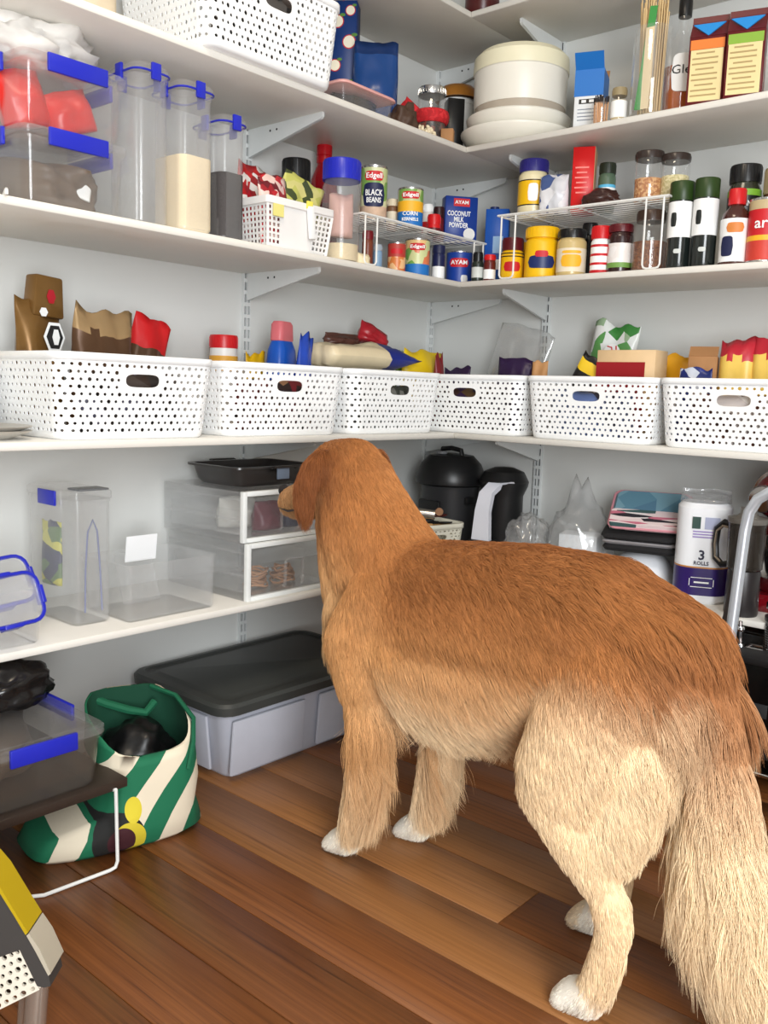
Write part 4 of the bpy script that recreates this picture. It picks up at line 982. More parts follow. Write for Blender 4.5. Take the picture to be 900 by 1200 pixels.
cj('glass jar of chopped nuts with a dark smoky lid on the wire rack', 758, 0.10, 33, 179, GLASS, mat('smoky_lid', (54, 44, 40), 0.25), 0.13, z=ZRR, fill=(NUT, 0.55), lidr=1.0, neck=0.95)
cj('glass jar of pale pine nuts with a dark smoky lid on the wire rack', 789, 0.115, 33, 182, GLASS, mat('smoky_lid', (54, 44, 40)), 0.13, z=ZRR, fill=(PIN, 0.62), lidr=1.0, neck=0.95)
# hook wire hanging at the end of the shelf
t = G().tube([(0.372, on_left(7, 0.37, ZA), ZA-0.001), (0.372, on_left(7, 0.37, ZA), ZA+0.006), (0.362, on_left(7, 0.36, ZA), ZA+0.010), (0.33, on_left(8, 0.34, ZA), ZA+0.0065)], 0.003, 7).obj('shelf_hook', WHITE); tag(t, 'small white wire hook clipped over the shelf edge by the clear boxes', 'hook')
# ------------------------------------------------------------------ basket shelf (C)
def in_basket(label, side, u, depth, vtop, w, d, m, seed, rz=0.0, tilt=(0, 0), zb=0.006, cat='packet', **k):
    """a packet standing in a basket; depth = distance from the wall"""
    if side == 'L': x, y = depth, on_left(u, depth, ZC+0.15)
    else: x, y = on_right(u, -depth, ZC+0.15), -depth
    h = z_at(x, y, vtop)-ZC-zb
    return packet(label, x, y, ZC+zb, w, h, d, m, seed, (PI/2 if side == 'L' else 0)+rz, tilt, cat=cat, **k), x, y, h
GOLD = mat('gold_brown_foil', (126, 92, 48), 0.3, metal=0.35, var=0.2); BROWNF = mat('bronze_brown_foil', (88, 62, 42), 0.28, metal=0.3, var=0.3, vscale=15)
# basket 1
t, x, y, h = in_basket('gold brown bag with a folded top and white print, near the grey plates', 'L', 45, 0.15, 350, 0.11, 0.08, GOLD, 81, 0.15, zb=0.02, wr=0.1)
G().box(-0.033, 0.033, -0.018, 0.018, h*0.86, h*0.86+0.085, bev=0.005, M=RY(0.06), taper=1.15).obj('folded_top', GOLD, t)
badge_m = mat('brand_red', (176, 24, 40), 0.4)
for nm, mm, cx, cz, a, b, th in (('red_seal', badge_m, 0.018, h*1.02, 0.011, 0.016, 0.021), ('white_emblem', WHITE, 0.006, h*0.70, 0.026, 0.034, 0.045), ('black_emblem', BLACK, 0.006, h*0.70, 0.020, 0.027, 0.0465), ('white_star', WHITE, -0.012, h*0.89, 0.010, 0.010, 0.036), ('white_emblem', WHITE, 0.008, h*0.70, 0.009, 0.018, 0.048)):
    G().lathe([(0.0001, 0), (a, 0), (a, 0.0012), (0.0001, 0.0012)], 6, sy=b/a, M=FRONT(-th, cx, cz)).obj(nm, mm, t)
in_basket('crumpled bronze foil bag in the basket by the grey plates', 'L', 112, 0.205, 366, 0.15, 0.07, BROWNF, 82, 0.1, (0, 0.1), wr=0.35, bands=[(0.8, 1.1, mat('pale_gold_foil', (170, 140, 100), 0.25, metal=0.4), 'foil_edge')])
in_basket('brown bag with a red corner in the basket by the grey plates', 'L', 152, 0.115, 374, 0.10, 0.06, BROWNF, 83, -0.1, (0, 0.25), wr=0.3, bands=[(0.72, 1.1, RED, 'red_corner')])
packet('dark wrapped packet seen through the hand hole of the basket by the plates', 0.295, -1.40, ZC+0.005, 0.26, 0.13, 0.05, patches('dark_mix_wrap', [(40, 34, 34), (70, 60, 56), (120, 120, 150), (50, 36, 30)], 25), 84, PI/2, top=0.04, bulge=0.8)
# basket 2
x, y = 0.10, on_left(262, 0.10, ZC+0.2)
h = z_at(x, y, 393)-ZC
t = jar('white tub with a red lid and yellow print beside the wall upright', x, y, ZC+0.006, 0.036, h-0.006, mat('white_tub', (236, 232, 226), 0.4), RED, 0.13, lab=[(0.62, 0.78, mat('orange_print', (232, 170, 60)))], group=None, lidr=1.0, neck=0.97)
x, y = 0.17, on_left(330, 0.17, ZC+0.2); h = z_at(x, y, 377)-ZC-0.006
t = thing('detergent_bottle', 'blue squeeze bottle with a pink flip cap in a white basket', 'bottle', (x, y, ZC+0.006), PI/2+0.3)
BLF = mat('bright_blue_plastic', (24, 84, 180), 0.3, var=0.1)
g = G(); skin(g, [rloop(0.045, 0.026, 0.02, 0), rloop(0.05, 0.03, 0.022, 0.01), rloop(0.05, 0.03, 0.022, h*0.55), rloop(0.042, 0.026, 0.02, h*0.74), rloop(0.034, 0.018, 0.014, h*0.82)]); g.obj('body', BLF, t)
g = G(); skin(g, [rloop(0.034, 0.018, 0.012, h*0.82), rloop(0.036, 0.019, 0.012, h*0.83), rloop(0.034, 0.018, 0.012, h*0.97), rloop(0.028, 0.014, 0.010, h)]); g.obj('cap', mat('pink_cap', (214, 110, 116), 0.4), t)
face_patch(t, 'printed_mark', WHITE, 0.05, 0.008, FRONT(-0.0302, 0, h*0.50)); face_patch(t, 'printed_mark', mat('pale_blue_print', (150, 186, 226)), 0.035, 0.006, FRONT(-0.0302, 0, h*0.58))
in_basket('blue foil packet beside the blue bottle in the basket by the wall upright', 'L', 347, 0.235, 392, 0.06, 0.035, mat('blue_foil', (36, 70, 170), 0.25, var=0.2), 86, 0.2, (0, 0.2), wr=0.3)
in_basket('yellow sachet at the back of the basket by the wall upright', 'L', 299, 0.10, 414, 0.07, 0.04, YEL, 87)
packet('red and brown packet seen through the hand hole of the basket by the wall upright', 0.29, -0.985, ZC+0.005, 0.26, 0.13, 0.05, patches('red_brown_wrap', [(110, 24, 30), (60, 30, 24), (150, 110, 80), (40, 24, 24)], 30), 88, PI/2, top=0.04, bulge=0.8)
# basket 3
CRB = mat('cream_film', (222, 206, 172), 0.35, var=0.1); NBL = mat('navy_film', (30, 44, 130), 0.3, var=0.1)
y = on_left(420, 0.2, ZC+0.19)
t = packet('long cream and blue bag lying across the third basket from the plates', 0.20, on_left(372, 0.2, ZC+0.19), ZC+0.165, 0.13, 0.36, 0.07, CRB, 91, 0, (0, 0), bands=[(0.62, 1.1, NBL, 'blue_end')], cat='bag', bulge=0.8, top=0.05, wr=0.25)
t.rotation_euler = (-PI/2-0.06, 0.0, 0.0); t.rotation_euler = Euler((-PI/2, 0, 0)).to_matrix().to_euler(); t.location.z = ZC+0.208
packet('brown twisted wrapper on top of the cream and blue bag', 0.15, on_left(400, 0.15, ZC+0.25), ZC+0.240, 0.14, 0.035, 0.05, mat('dark_brown_film', (84, 52, 44), 0.35, var=0.3), 92, PI/2, wr=0.5, top=0.3)
packet('red wrapper on top of the cream and blue bag', 0.13, on_left(434, 0.13, ZC+0.24), ZC+0.228, 0.12, 0.06, 0.06, mat('dull_red_film', (170, 34, 44), 0.35, var=0.25), 93, PI/2, (0, 0.35), wr=0.4)
in_basket('yellow packet with a dark red end in the basket with the cream bag', 'L', 492, 0.20, 413, 0.20, 0.05, mat('yellow_pack', (236, 200, 30), 0.4, var=0.06), 94, 0.02, (0, 0.05), wr=0.08, top=0.04, bulge=0.8)
in_basket('dark red sachet beside the yellow packet in the basket with the cream bag', 'L', 513, 0.25, 416, 0.045, 0.04, mat('dark_red_sachet', (120, 30, 36), 0.4), 95, 0.1, wr=0.1, top=0.05)
in_basket('lime green wrapper edge behind the yellow packet', 'L', 468, 0.16, 411, 0.05, 0.03, mat('lime_film', (130, 170, 60), 0.4), 96, 0.2)
packet('grey green packet seen through the hand hole of the basket with the cream bag', 0.29, -0.58, ZC+0.005, 0.26, 0.13, 0.05, patches('grey_green_wrap', [(60, 64, 58), (40, 44, 40), (120, 120, 116)], 30), 97, PI/2, top=0.04, bulge=0.8)
# basket 4
PURP = mat('purple_film', (48, 30, 66), 0.35, var=0.2)
in_basket('purple wrapper lump in the corner basket', 'R', 603, 0.17, 420, 0.12, 0.07, PURP, 101, 0.1, wr=0.3)
in_basket('small flat purple packet in the corner basket, next to the yellow packet', 'R', 536, 0.16, 431, 0.10, 0.06, PURP, 102, 0.1, wr=0.2)
x, y = on_right(592, -0.085, ZC+0.2), -0.085
packet('clear plastic bag standing up in the corner basket', x, y, ZC+0.006, 0.20, z_at(x, y, 391)-ZC-0.006, 0.06, clear('clear_film', (232, 232, 232), 0.16, rough=0.15, gloss=0.5), 103, 0.1, (0, 0.25), cat='bag', wr=0.35)
packet('brown and purple packet seen through the hand hole of the corner basket', 0.384, -0.285, ZC+0.005, 0.25, 0.13, 0.05, patches('brown_purple_wrap', [(60, 36, 30), (50, 30, 66), (90, 66, 40)], 30), 104, 0.03, top=0.04, bulge=0.8)
# basket 5
in_basket('black packet with a yellow stripe and white print in the basket with the bread packet', 'R', 663, 0.225, 421, 0.10, 0.04, mat('black_film', (26, 24, 24), 0.35), 111, 0.1, (0, 0.45), wr=0.12, bands=[(0.78, 0.90, mat('yellow_stripe', (236, 196, 40), 0.4), 'yellow_stripe')])
in_basket('tan paper packet at the end of the basket with the bread packet', 'R', 632, 0.18, 424, 0.05, 0.05, mat('tan_paper', (190, 140, 90), 0.6, var=0.2), 112, 0.2)
GRW = patches('green_white_pack', [(60, 130, 60), (226, 226, 222), (150, 176, 140), (226, 230, 226), (90, 150, 80)], 28, 0.3)
t, x, y, h = in_basket('green and white candy bag with red lollipop print in the basket with the bread packet', 'R', 705, 0.10, 382, 0.14, 0.06, GRW, 113, 0.1, (0, 0.12), wr=0.25)
G().lathe([(0.0001, 0), (0.024, 0), (0.024, 0.001), (0.0001, 0.001)], 20, M=FRONT(-0.036, 0.01, h*0.74)).obj('lollipop_print', WHITE, t)
for k in range(5):
    a = 2*PI*k/5; G().tube([(0.003*math.cos(a), 0.003*math.sin(a), 0), (0.014*math.cos(a+0.5), 0.014*math.sin(a+0.5), 0), (0.022*math.cos(a+1.1), 0.022*math.sin(a+1.1), 0)], 0.002, 5, M=FRONT(-0.0375, 0.01, h*0.74)).obj('lollipop_swirl', RED, t)
t = carton('tan bread packet with a deep red band, beside the candy bag', on_right(740, -0.2, ZC+0.2), -0.20, ZC+0.006, 0.165, 0.08, z_at(on_right(740, -0.2, ZC+0.2), -0.2, 411)-ZC-0.006, 0.03, mat('tan_wrap', (222, 190, 146), 0.5, var=0.08), cat='packet', name='bread_packet')
_h = z_at(on_right(740, -0.2, ZC+0.2), -0.2, 411)-ZC-0.006
G().box(-0.0835, 0.055, -0.0408, 0.0408, 0.02, _h-0.032).obj('red_band', mat('deep_red_wrap', (150, 16, 26), 0.45), t)
packet('pale blue packet seen through the hand hole of the basket with the bread packet', 0.78, -0.29, ZC+0.005, 0.25, 0.13, 0.045, patches('blue_grey_wrap', [(130, 150, 190), (100, 120, 170), (180, 190, 210), (60, 60, 80)], 25), 115, 0, top=0.04, bulge=0.8)
# basket 6
in_basket('orange yellow packet standing between the bread packet and the cardboard box', 'R', 800, 0.11, 417, 0.11, 0.05, mat('amber_pack', (232, 166, 34), 0.4, var=0.1), 121, 0.05, wr=0.12, top=0.05)
in_basket('navy blue packet at the front of the basket with yellow bags', 'R', 814, 0.245, 431, 0.09, 0.04, patches('navy_white_pack', [(24, 40, 110), (30, 50, 130), (200, 206, 220), (24, 40, 110)], 40), 122, 0, wr=0.25)
x, y = on_right(824, -0.185, ZC+0.2), -0.185
t = carton('open brown cardboard box in the basket with yellow bags', x, y, ZC+0.006, 0.07, 0.06, z_at(x, y, 418)-ZC-0.006, 0.3, mat('cardboard', (168, 122, 80)))
G().box(-0.035, 0.035, -0.001, 0.001, 0, 0.04, M=T(0, -0.03, z_at(x, y, 418)-ZC-0.006) @ RX(-0.9)).obj('flap', mat('cardboard', (168, 122, 80)), t)
YB = mat('pale_yellow_bag', (238, 200, 96), 0.35, var=0.06); RT = mat('rose_red_top', (190, 40, 56), 0.4, var=0.1)
in_basket('yellow bag with a red top, beside the open cardboard box', 'R', 862, 0.16, 399, 0.105, 0.08, YB, 123, 0.05, (0, 0.03), wr=0.06, top=0.03, bulge=0.85, bands=[(0.82, 1.2, RT, 'red_top')])
in_basket('yellow bag with a red top, at the far end of the basket with yellow bags', 'R', 908, 0.16, 396, 0.105, 0.08, YB, 124, -0.05, (0, -0.03), wr=0.06, top=0.03, bulge=0.85, bands=[(0.82, 1.2, RT, 'red_top')])
packet('brown and white packet seen through the hand hole of the basket with yellow bags', 1.17, -0.29, ZC+0.005, 0.25, 0.13, 0.045, patches('brown_white_wrap', [(110, 60, 44), (200, 190, 186), (80, 44, 34), (226, 220, 216)], 25), 125, 0, top=0.04, bulge=0.8)
# plates at the left end, white box behind them
GP = mat('grey_glaze', (176, 172, 164), 0.3)
for k in range(2):
    t = G().lathe([(0.05, 0), (0.06, 0.001), (0.10, 0.016), (0.102, 0.018), (0.098, 0.019), (0.055, 0.006), (0.0001, 0.006)], 36).obj('plate', GP, None, (0.245, -1.705, ZC+0.0085*k))
    tag(t, 'grey glazed plate, %s one of the pair beside the basket of gold bags' % ('lower', 'upper')[k], 'plate', 'grey plates beside the baskets')
x, y = 0.07, -1.66
carton('white box against the wall behind the grey plates', x, y, ZC, 0.10, 0.09, 0.15, PI/2, WHITE)
packet('yellow packet on top of the white box behind the plates', x, y, ZC+0.15, 0.08, 0.06, 0.05, YEL, 131, PI/2)
# ------------------------------------------------------------------ lower shelf (D), left wall
FR = mat('white_frame_plastic', (226, 228, 226), 0.4); PAPER = mat('string_bundle', (170, 130, 100), 0.8, var=0.4, vscale=60)
def drawer_unit(label, x, y, z, w, d, h, rz, group):
    """clear drawer box with a white front frame; front local -y; origin at base centre"""
    t = thing('drawer_box', label, 'drawer box', (x, y, z), rz, group)
    g = G(); e = 0.0025
    g.box(-w/2, -w/2+e, -d/2+0.012, d/2, 0, h); g.box(w/2-e, w/2, -d/2+0.012, d/2, 0, h); g.box(-w/2+e, w/2-e, -d/2+0.012, d/2, h-e, h); g.box(-w/2+e, w/2-e, d/2-e, d/2, 0, h-e); g.box(-w/2+e, w/2-e, -d/2+0.012, d/2-e, 0, e)
    g.obj('casing', CLEAR2, t)
    g = G(); f = 0.011
    g.box(-w/2-0.001, -w/2+f, -d/2, -d/2+0.014, 0, h+0.001, bev=0.002); g.box(w/2-f, w/2+0.001, -d/2, -d/2+0.014, 0, h+0.001, bev=0.002)
    g.box(-w/2+f, w/2-f, -d/2, -d/2+0.014, h-f, h+0.001, bev=0.002); g.box(-w/2+f, w/2-f, -d/2, -d/2+0.014, 0, f, bev=0.002)
    g.obj('front_frame', FR, t)
    a = w/2-f-0.003; g = G()
    g.box(-a, a, -d/2+0.002, -d/2+0.005, f+0.003, h-f-0.004)
    for sx in (-1, 1): g.box(sx*(a-0.001)-0.001, sx*(a-0.001)+0.001, -d/2+0.005, d/2-0.012, f+0.003, h*0.62)
    g.box(-a, a, -d/2+0.005, d/2-0.012, f+0.003, f+0.005); g.box(-a, a, d/2-0.014, d/2-0.012, f+0.005, h*0.62)
    dr = g.obj('drawer', CLEAR, t)
    G().tube([(-0.03, -d/2, 0.025), (-0.03, -d/2-0.006, 0.028), (-0.03, -d/2-0.006, h*0.60), (-0.024, -d/2-0.006, h*0.66), (0.024, -d/2-0.006, h*0.66), (0.03, -d/2-0.006, h*0.60), (0.03, -d/2-0.006, 0.028), (0.03, -d/2, 0.025)], 0.004, 7).obj('handle', CLEAR2, dr)
    for k in range(2):
        G().box(-w/2-0.003, -w/2, -d/2+0.014, d/2-0.01, h*(0.42+0.4*k), h*(0.42+0.4*k)+0.006).obj('side_rib', CLEAR2, t)
    return t
GD = 'clear drawer boxes stacked on the lower shelf'
DX = 0.344; DDEP = 0.318; dy0 = -1.111; DW = 0.29
drawer_unit('clear drawer box with white frame holding string bundles, lower of two', DX-DDEP/2, dy0+DW/2, ZD, DW, DDEP, 0.139, PI/2, GD)
drawer_unit('clear drawer box with white frame, upper of two under the roasting pan', DX-DDEP/2-0.012, dy0+DW/2-0.004, ZD+0.141, DW, DDEP, 0.122, PI/2, GD)
for i, (u_, lx, m_) in enumerate(((0, -0.06, PAPER), (1, 0.03, PAPER))):
    t = thing('string_bundle', 'loose bundle of brown string in the lower drawer box, %s' % ('next to the frame side' if i == 0 else 'behind the handle'), 'string', (DX-0.07, dy0+DW/2+lx, ZD+0.017), 0, 'bundles of brown string in the drawer')
    rb = random.Random(i)
    for k in range(7):
        a0 = rb.uniform(0, 6); rr = rb.uniform(0.018, 0.03)
        G().tube([(rr*math.cos(a0+q*0.5)*1.0, rr*1.2*math.sin(a0+q*0.5), 0.004+k*0.006+0.004*math.sin(q*1.3+k)) for q in range(13)], 0.003, 5, closed=True).obj('loop', m_, t)
packet('pale plastic packet inside the upper drawer box', DX-0.16, dy0+0.10, ZD+0.141+0.018, 0.12, 0.075, 0.08, mat('pale_film', (206, 204, 196), 0.4, var=0.1), 141, PI/2, top=0.05)
packet('dark red packet inside the upper drawer box', DX-0.07, dy0+0.12, ZD+0.141+0.018, 0.09, 0.07, 0.06, mat('maroon_film', (90, 30, 44), 0.4, var=0.2), 142, PI/2, top=0.05)
packet('navy packet inside the upper drawer box', DX-0.07, dy0+0.20, ZD+0.141+0.018, 0.07, 0.065, 0.05, mat('slate_film', (50, 56, 74), 0.4, var=0.2), 143, PI/2, top=0.05)
# roasting pan
zt_ = ZD+0.2645
t = thing('roasting_pan', 'dark non-stick roasting pan on the upper drawer box', 'pan', (0.165, -0.945, zt_), PI/2)
PANM = mat('nonstick', (44, 40, 38), 0.28, coat=0.3)
tub(0.29, 0.22, 0.05, 0.03, 0.84, 0.002, 0.012).obj('pan', PANM, t)
for s in (-1, 1): G().tube([(-0.04, s*0.115, 0.046), (-0.04, s*0.128, 0.05), (0.04, s*0.128, 0.05), (0.04, s*0.115, 0.046)], 0.003, 6).obj('handle', PANM, t)
G().box(-0.02, 0.02, -0.118, -0.1135, 0.018, 0.046, bev=0.001).obj('sticker', mat('slate_sticker', (120, 132, 150), 0.4), t)
# open clear bin with a white card
t = thing('open_bin', 'open clear plastic bin with a white card standing in it', 'bin', (0.335-0.10, -1.310, ZD), PI/2)
tub(0.243, 0.195, 0.125, 0.014, 0.95, 0.002, 0.003).obj('body', CLEAR2, t)
tag(G().box(-0.042, 0.042, -0.001, 0.001, 0, 0.062, M=RX(0.12)).obj('white_card', mat('bright_card', (246, 247, 248), 0.5), None, (0.155, on_left(163, 0.15, ZD+0.13), ZD+0.095), (0, 0, PI/2)), 'blank white card leaning at the back of the open bin', 'card')
tag(G().box(-0.05, 0.05, -0.001, 0.001, 0, 0.12, M=RX(-0.35)).obj('clear_sheet', CLEAR2, None, (0.19, -1.30, ZD+0.004), (0, 0, PI/2)), 'clear plastic sheet sloping inside the open bin', 'sheet')
# tall clear container with flap, blue clip
x0 = 0.285; t = thing('cereal_container', 'tall clear container with a flip flap and a blue clip', 'container', (x0-0.10, -1.53+0.05, ZD), PI/2)
H = 0.286
tub(0.092, 0.20, H-0.02, 0.016, 0.96, 0.002, 0.002).obj('body', CLEAR2, t)
g = G(); skin(g, [rloop(0.046, 0.10, 0.016, H-0.0195), rloop(0.048, 0.102, 0.017, H-0.018), rloop(0.048, 0.102, 0.017, H-0.004), rloop(0.044, 0.098, 0.015, H)]); l = g.obj('lid', CLEAR2, t)
G().box(-0.034, 0.034, -0.103, -0.055, H, H+0.004, bev=0.001).obj('flap', mat('smoke_plastic', (110, 112, 114), 0.3), l)
G().box(-0.0535, -0.048, -0.035, 0.035, H-0.036, H-0.004, bev=0.002).obj('clip', BLUE, t)
G().tube([(-0.024, -0.1015, 0.03), (-0.022, -0.1015, 0.12), (-0.016, -0.1015, 0.20), (-0.004, -0.1015, 0.225), (0.006, -0.1015, 0.20), (0.012, -0.1015, 0.12), (0.016, -0.1015, 0.03)], 0.0018, 6).obj('moulded_groove', mat('pale_blue_edge', (130, 134, 160), 0.3), t)
t = packet('yellow and navy food packet inside the tall clear container', x0-0.13, -1.505, ZD+0.07, 0.07, 0.14, 0.02, patches('yellow_navy_pack', [(196, 190, 60), (30, 34, 80), (90, 120, 70), (206, 200, 80)], 24, stretch=(1, 1, 1.5)), 151, 0.1, top=0.04)
# open tub at the end with blue rimmed containers
t = thing('open_bin', 'open clear tub at the shelf end holding blue-rimmed containers', 'bin', (0.23, -1.735, ZD), PI/2)
tub(0.225, 0.23, 0.11, 0.016, 0.94, 0.002, 0.004).obj('body', CLEAR2, t)
for i, (x, y, z, rx, lb) in enumerate(((0.30, -1.70, ZD+0.075, 1.15, 'clear food container with a blue seal tipped up in the end tub, front one'), (0.24, -1.685, ZD+0.09, 1.0, 'clear food container with a blue seal tipped up in the end tub, rear one'))):
    t = thing('food_container', lb, 'container', (x, y, z), 0, 'blue-sealed food containers in the end tub')
    t.rotation_euler = (0.15, rx, 0.1)
    tub(0.09, 0.125, 0.05, 0.022, 0.85, 0.002, 0.004).obj('body', CLEAR, t)
    g = G(); skin(g, [rloop(0.043, 0.061, 0.022, 0.0505), rloop(0.047, 0.065, 0.024, 0.053), rloop(0.045, 0.063, 0.023, 0.060), rloop(0.036, 0.054, 0.018, 0.058)]); l = g.obj('lid', CLEAR2, t)
    G().tube([Vector(p) for p in rloop(0.048, 0.066, 0.024, 0.056)], 0.0042, 6, closed=True).obj('seal', BLUE, l)
    for sx, sy in ((0, 1), (0, -1), (1, 0), (-1, 0)):
        M = T(sx*0.050, sy*0.068, 0) @ RZ(0 if sy else PI/2)
        G().box(-0.018, 0.018, -0.004, 0.004, 0.034, 0.063, bev=0.002, M=M).obj('clip', BLUE, t)

# ------------------------------------------------------------------ lower shelf, corner and back wall
# black multi cooker
x, y = 0.205, -0.135
t = thing('multi_cooker', 'black electric multi cooker with a domed lid in the shelf corner', 'cooker', (x, y, ZD), -0.2)
CK = mat('satin_black', (26, 26, 27), 0.35); CK2 = mat('cooker_charcoal', (44, 44, 46), 0.4)
h = 0.335; r = 0.10
G().lathe([(r*0.86, 0), (r*0.92, 0.006), (r*0.92, 0.20), (r*0.95, 0.215)], 32).obj('body', CK2, t)
l = G().lathe([(r*0.96, 0.215), (r*1.14, 0.222), (r*1.16, 0.240), (r*0.98, 0.285), (r*0.72, 0.312), (r*0.3, 0.318), (0.0001, 0.319)], 32).obj('lid', CK, t)
G().tube([(-0.05, 0, 0.312), (-0.045, 0, 0.330), (0, 0, h), (0.045, 0, 0.330), (0.05, 0, 0.312)], 0.008, 8).obj('lid_handle', CK, l)
G().box(-0.012, 0.012, -0.055, -0.03, 0.316, 0.326, bev=0.003).obj('valve', mat('grey_valve', (130, 132, 134), 0.4), l)
G().box(-0.05, 0.05, -r*0.96, -r*0.80, 0.05, 0.17, bev=0.008).obj('control_panel', CK, t)
for s in (-1, 1): G().box(s*r*0.88-0.015, s*r*0.88+0.015, -0.02, 0.02, 0.16, 0.185, bev=0.004).obj('side_handle', CK, t)
# black and white appliance beside it
x, y = 0.412, -0.17
t = thing('coffee_maker', 'black dome coffee maker with a white arched handle beside the cooker', 'coffee maker', (x, y, ZD), 0.1)
G().lathe([(0.06, 0), (0.065, 0.006), (0.062, 0.20), (0.075, 0.23), (0.078, 0.245), (0.062, 0.275), (0.03, 0.288), (0.0001, 0.29)], 28, c=(0, 0.04, 0)).obj('body', CK, t)
pts = [(-0.012, -0.068, 0.07), (-0.012, -0.064, 0.16), (-0.008, -0.052, 0.215), (0.01, -0.03, 0.245), (0.04, -0.005, 0.25)]
g = G(); v = []; f = []
for i, (a, b, c) in enumerate(pts):
    w = (0.030, 0.024, 0.022, 0.022, 0.022)[i]
    v += [(a-w, b-0.008, c), (a+w, b-0.008, c), (a+w, b+0.010, c-0.004*i), (a-w, b+0.010, c-0.004*i)]
for i in range(4):
    for k in range(4): f.append((i*4+k, i*4+(k+1) % 4, i*4+4+(k+1) % 4, i*4+4+k))
f += [(3, 2, 1, 0), (16, 17, 18, 19)]
g.add(v, f).obj('handle', mat('lilac_white', (224, 226, 236), 0.35), t)
G().box(-0.052, 0.03, -0.085, -0.03, 0.03, 0.07, bev=0.006).obj('base', CK, t); G().box(-0.056, 0.034, -0.09, -0.03, 0, 0.03, bev=0.006).obj('foot', mat('cream_foot', (216, 206, 190), 0.5), t)
# basket of utensils
ux, uy = 0.262, -0.362
BM3 = basket_mesh(0.24, 0.17, 0.12).mesh('utensil_basket'); BM3.materials.append(mat('cream_basket_plastic', (226, 224, 208), 0.4))
tag(link('utensil_basket', BM3, None, None, (ux, uy, ZD), (0, 0, PI/2-0.2), sharp=False), 'small cream perforated basket full of kitchen utensils', 'basket')
GU = 'utensils in the small basket'
t = thing('grater', 'silver rotary grater lying on top of the utensil basket', 'utensil', (ux+0.02, uy-0.03, ZD+0.142), 0.55, GU)
G().tube([(-0.11, 0, 0), (-0.09, 0, 0.004), (0.0, 0, 0.008), (0.05, 0, 0.006)], [0.014, 0.016, 0.017, 0.014], 12).obj('barrel', mat('brushed_steel', (200, 196, 190), 0.25, metal=0.9), t)
g = G()
for k in range(7): g.lathe([(0.0165, -0.002), (0.0178, 0), (0.0165, 0.002)], 12, M=T(-0.10+k*0.014, 0, 0.004) @ RY(PI/2))
g.obj('teeth', mat('black_plastic', (22, 22, 23)), t)
G().lathe([(0.012, -0.003), (0.012, 0.003)], 12, M=T(0.062, 0, 0.016) @ RX(PI/2)).obj('end_ring', mat('bronze', (150, 110, 80), 0.4), t)
for i, (dx, dy, dz, ln, a, b, m, lb) in enumerate(((0.03, 0.02, 0.106, 0.14, 0.7, 0.15, mat('dark_red_handle', (80, 26, 24), 0.4), 'dark red handled scoop in the utensil basket'), (0.05, 0.03, 0.092, 0.13, 0.3, 0.1, CK, 'black handled whisk in the utensil basket'),
                                            (0.06, -0.01, 0.088, 0.12, 0.9, 0.05, mat('beech', (196, 150, 96), 0.6), 'wooden spoon in the utensil basket'), (-0.01, 0.0, 0.10, 0.15, 0.5, 0.0, mat('grey_nylon', (96, 98, 100), 0.5), 'grey nylon spatula in the utensil basket'), (0.04, 0.05, 0.088, 0.12, 0.1, 0.1, mat('mustard', (190, 150, 60), 0.5), 'mustard coloured peeler in the utensil basket'))):
    t = thing('utensil', lb, 'utensil', (ux+dx-0.03, uy+dy-0.02, ZD+dz+0.024), a, GU); t.rotation_euler = (0, -b, a)
    G().tube([(-ln/2, 0, 0), (0, 0, 0.002), (ln*0.3, 0, 0)], [0.007, 0.009, 0.006], 8).obj('handle', m, t)
    G().lathe([(0.0001, -0.003), (0.016, -0.001), (0.018, 0.003), (0.0001, 0.003)], 12, M=T(ln*0.3+0.02, 0, 0) @ Matrix.Diagonal((1.4, 0.8, 1, 1))).obj('head', m, t)
# clear plastic bags
FILM = clear('bag_film', (232, 234, 236), 0.24, rough=0.15, gloss=0.5)
x, y = on_right(622, -0.17, ZD), -0.17
crumple('loosely rolled clear plastic bag beside the coffee maker', 0.545, -0.20, ZD, 0.064, 0.065, 0.10, FILM, 161, 0.28, freq=3.0)
x = on_right(680, -0.14, ZD)
t = crumple('clear plastic bag tied with two ears holding a white box', x, -0.15, ZD, 0.098, 0.085, 0.125, FILM, 163, 0.16, ears=2, freq=3.2)
tag(G().box(-0.055, 0.055, -0.045, 0.045, 0, 0.115, bev=0.003).obj('white_box', mat('soft_white_box', (232, 236, 240), 0.6), None, (x, -0.15, ZD+0.004), (0, 0, 0.3)), 'white box inside the tied clear plastic bag', 'box')
# white bowl with oven mitts
x, y = on_right(752, -0.14, ZD), -0.14
t = thing('rice_steamer', 'white domed steamer lid on the lower shelf under the pot holders', 'steamer', (x, y, ZD))
G().lathe([(0.082, 0), (0.088, 0.005), (0.088, 0.012), (0.08, 0.05), (0.055, 0.085), (0.02, 0.098), (0.0001, 0.10)], 32).obj('dome', mat('porcelain', (236, 238, 242), 0.25), t)
G().tube([(0.085, 0, 0.008), (0.105, 0, 0.010), (0.11, 0.0, 0.004)], 0.004, 6).obj('handle', WHITE, t)
QB = mat('black_quilt', (26, 25, 27), 0.85, var=0.3)
HP = patches('teal_fabric', [(96, 140, 160), (120, 160, 176), (86, 126, 150)], 14, 0.85)
ST = patches('stripe_fabric', [(232, 214, 214), (40, 36, 44), (226, 206, 206), (196, 110, 130), (232, 222, 222), (60, 90, 90)], 20, 0.85, wave=False, stretch=(0.6, 4, 1))
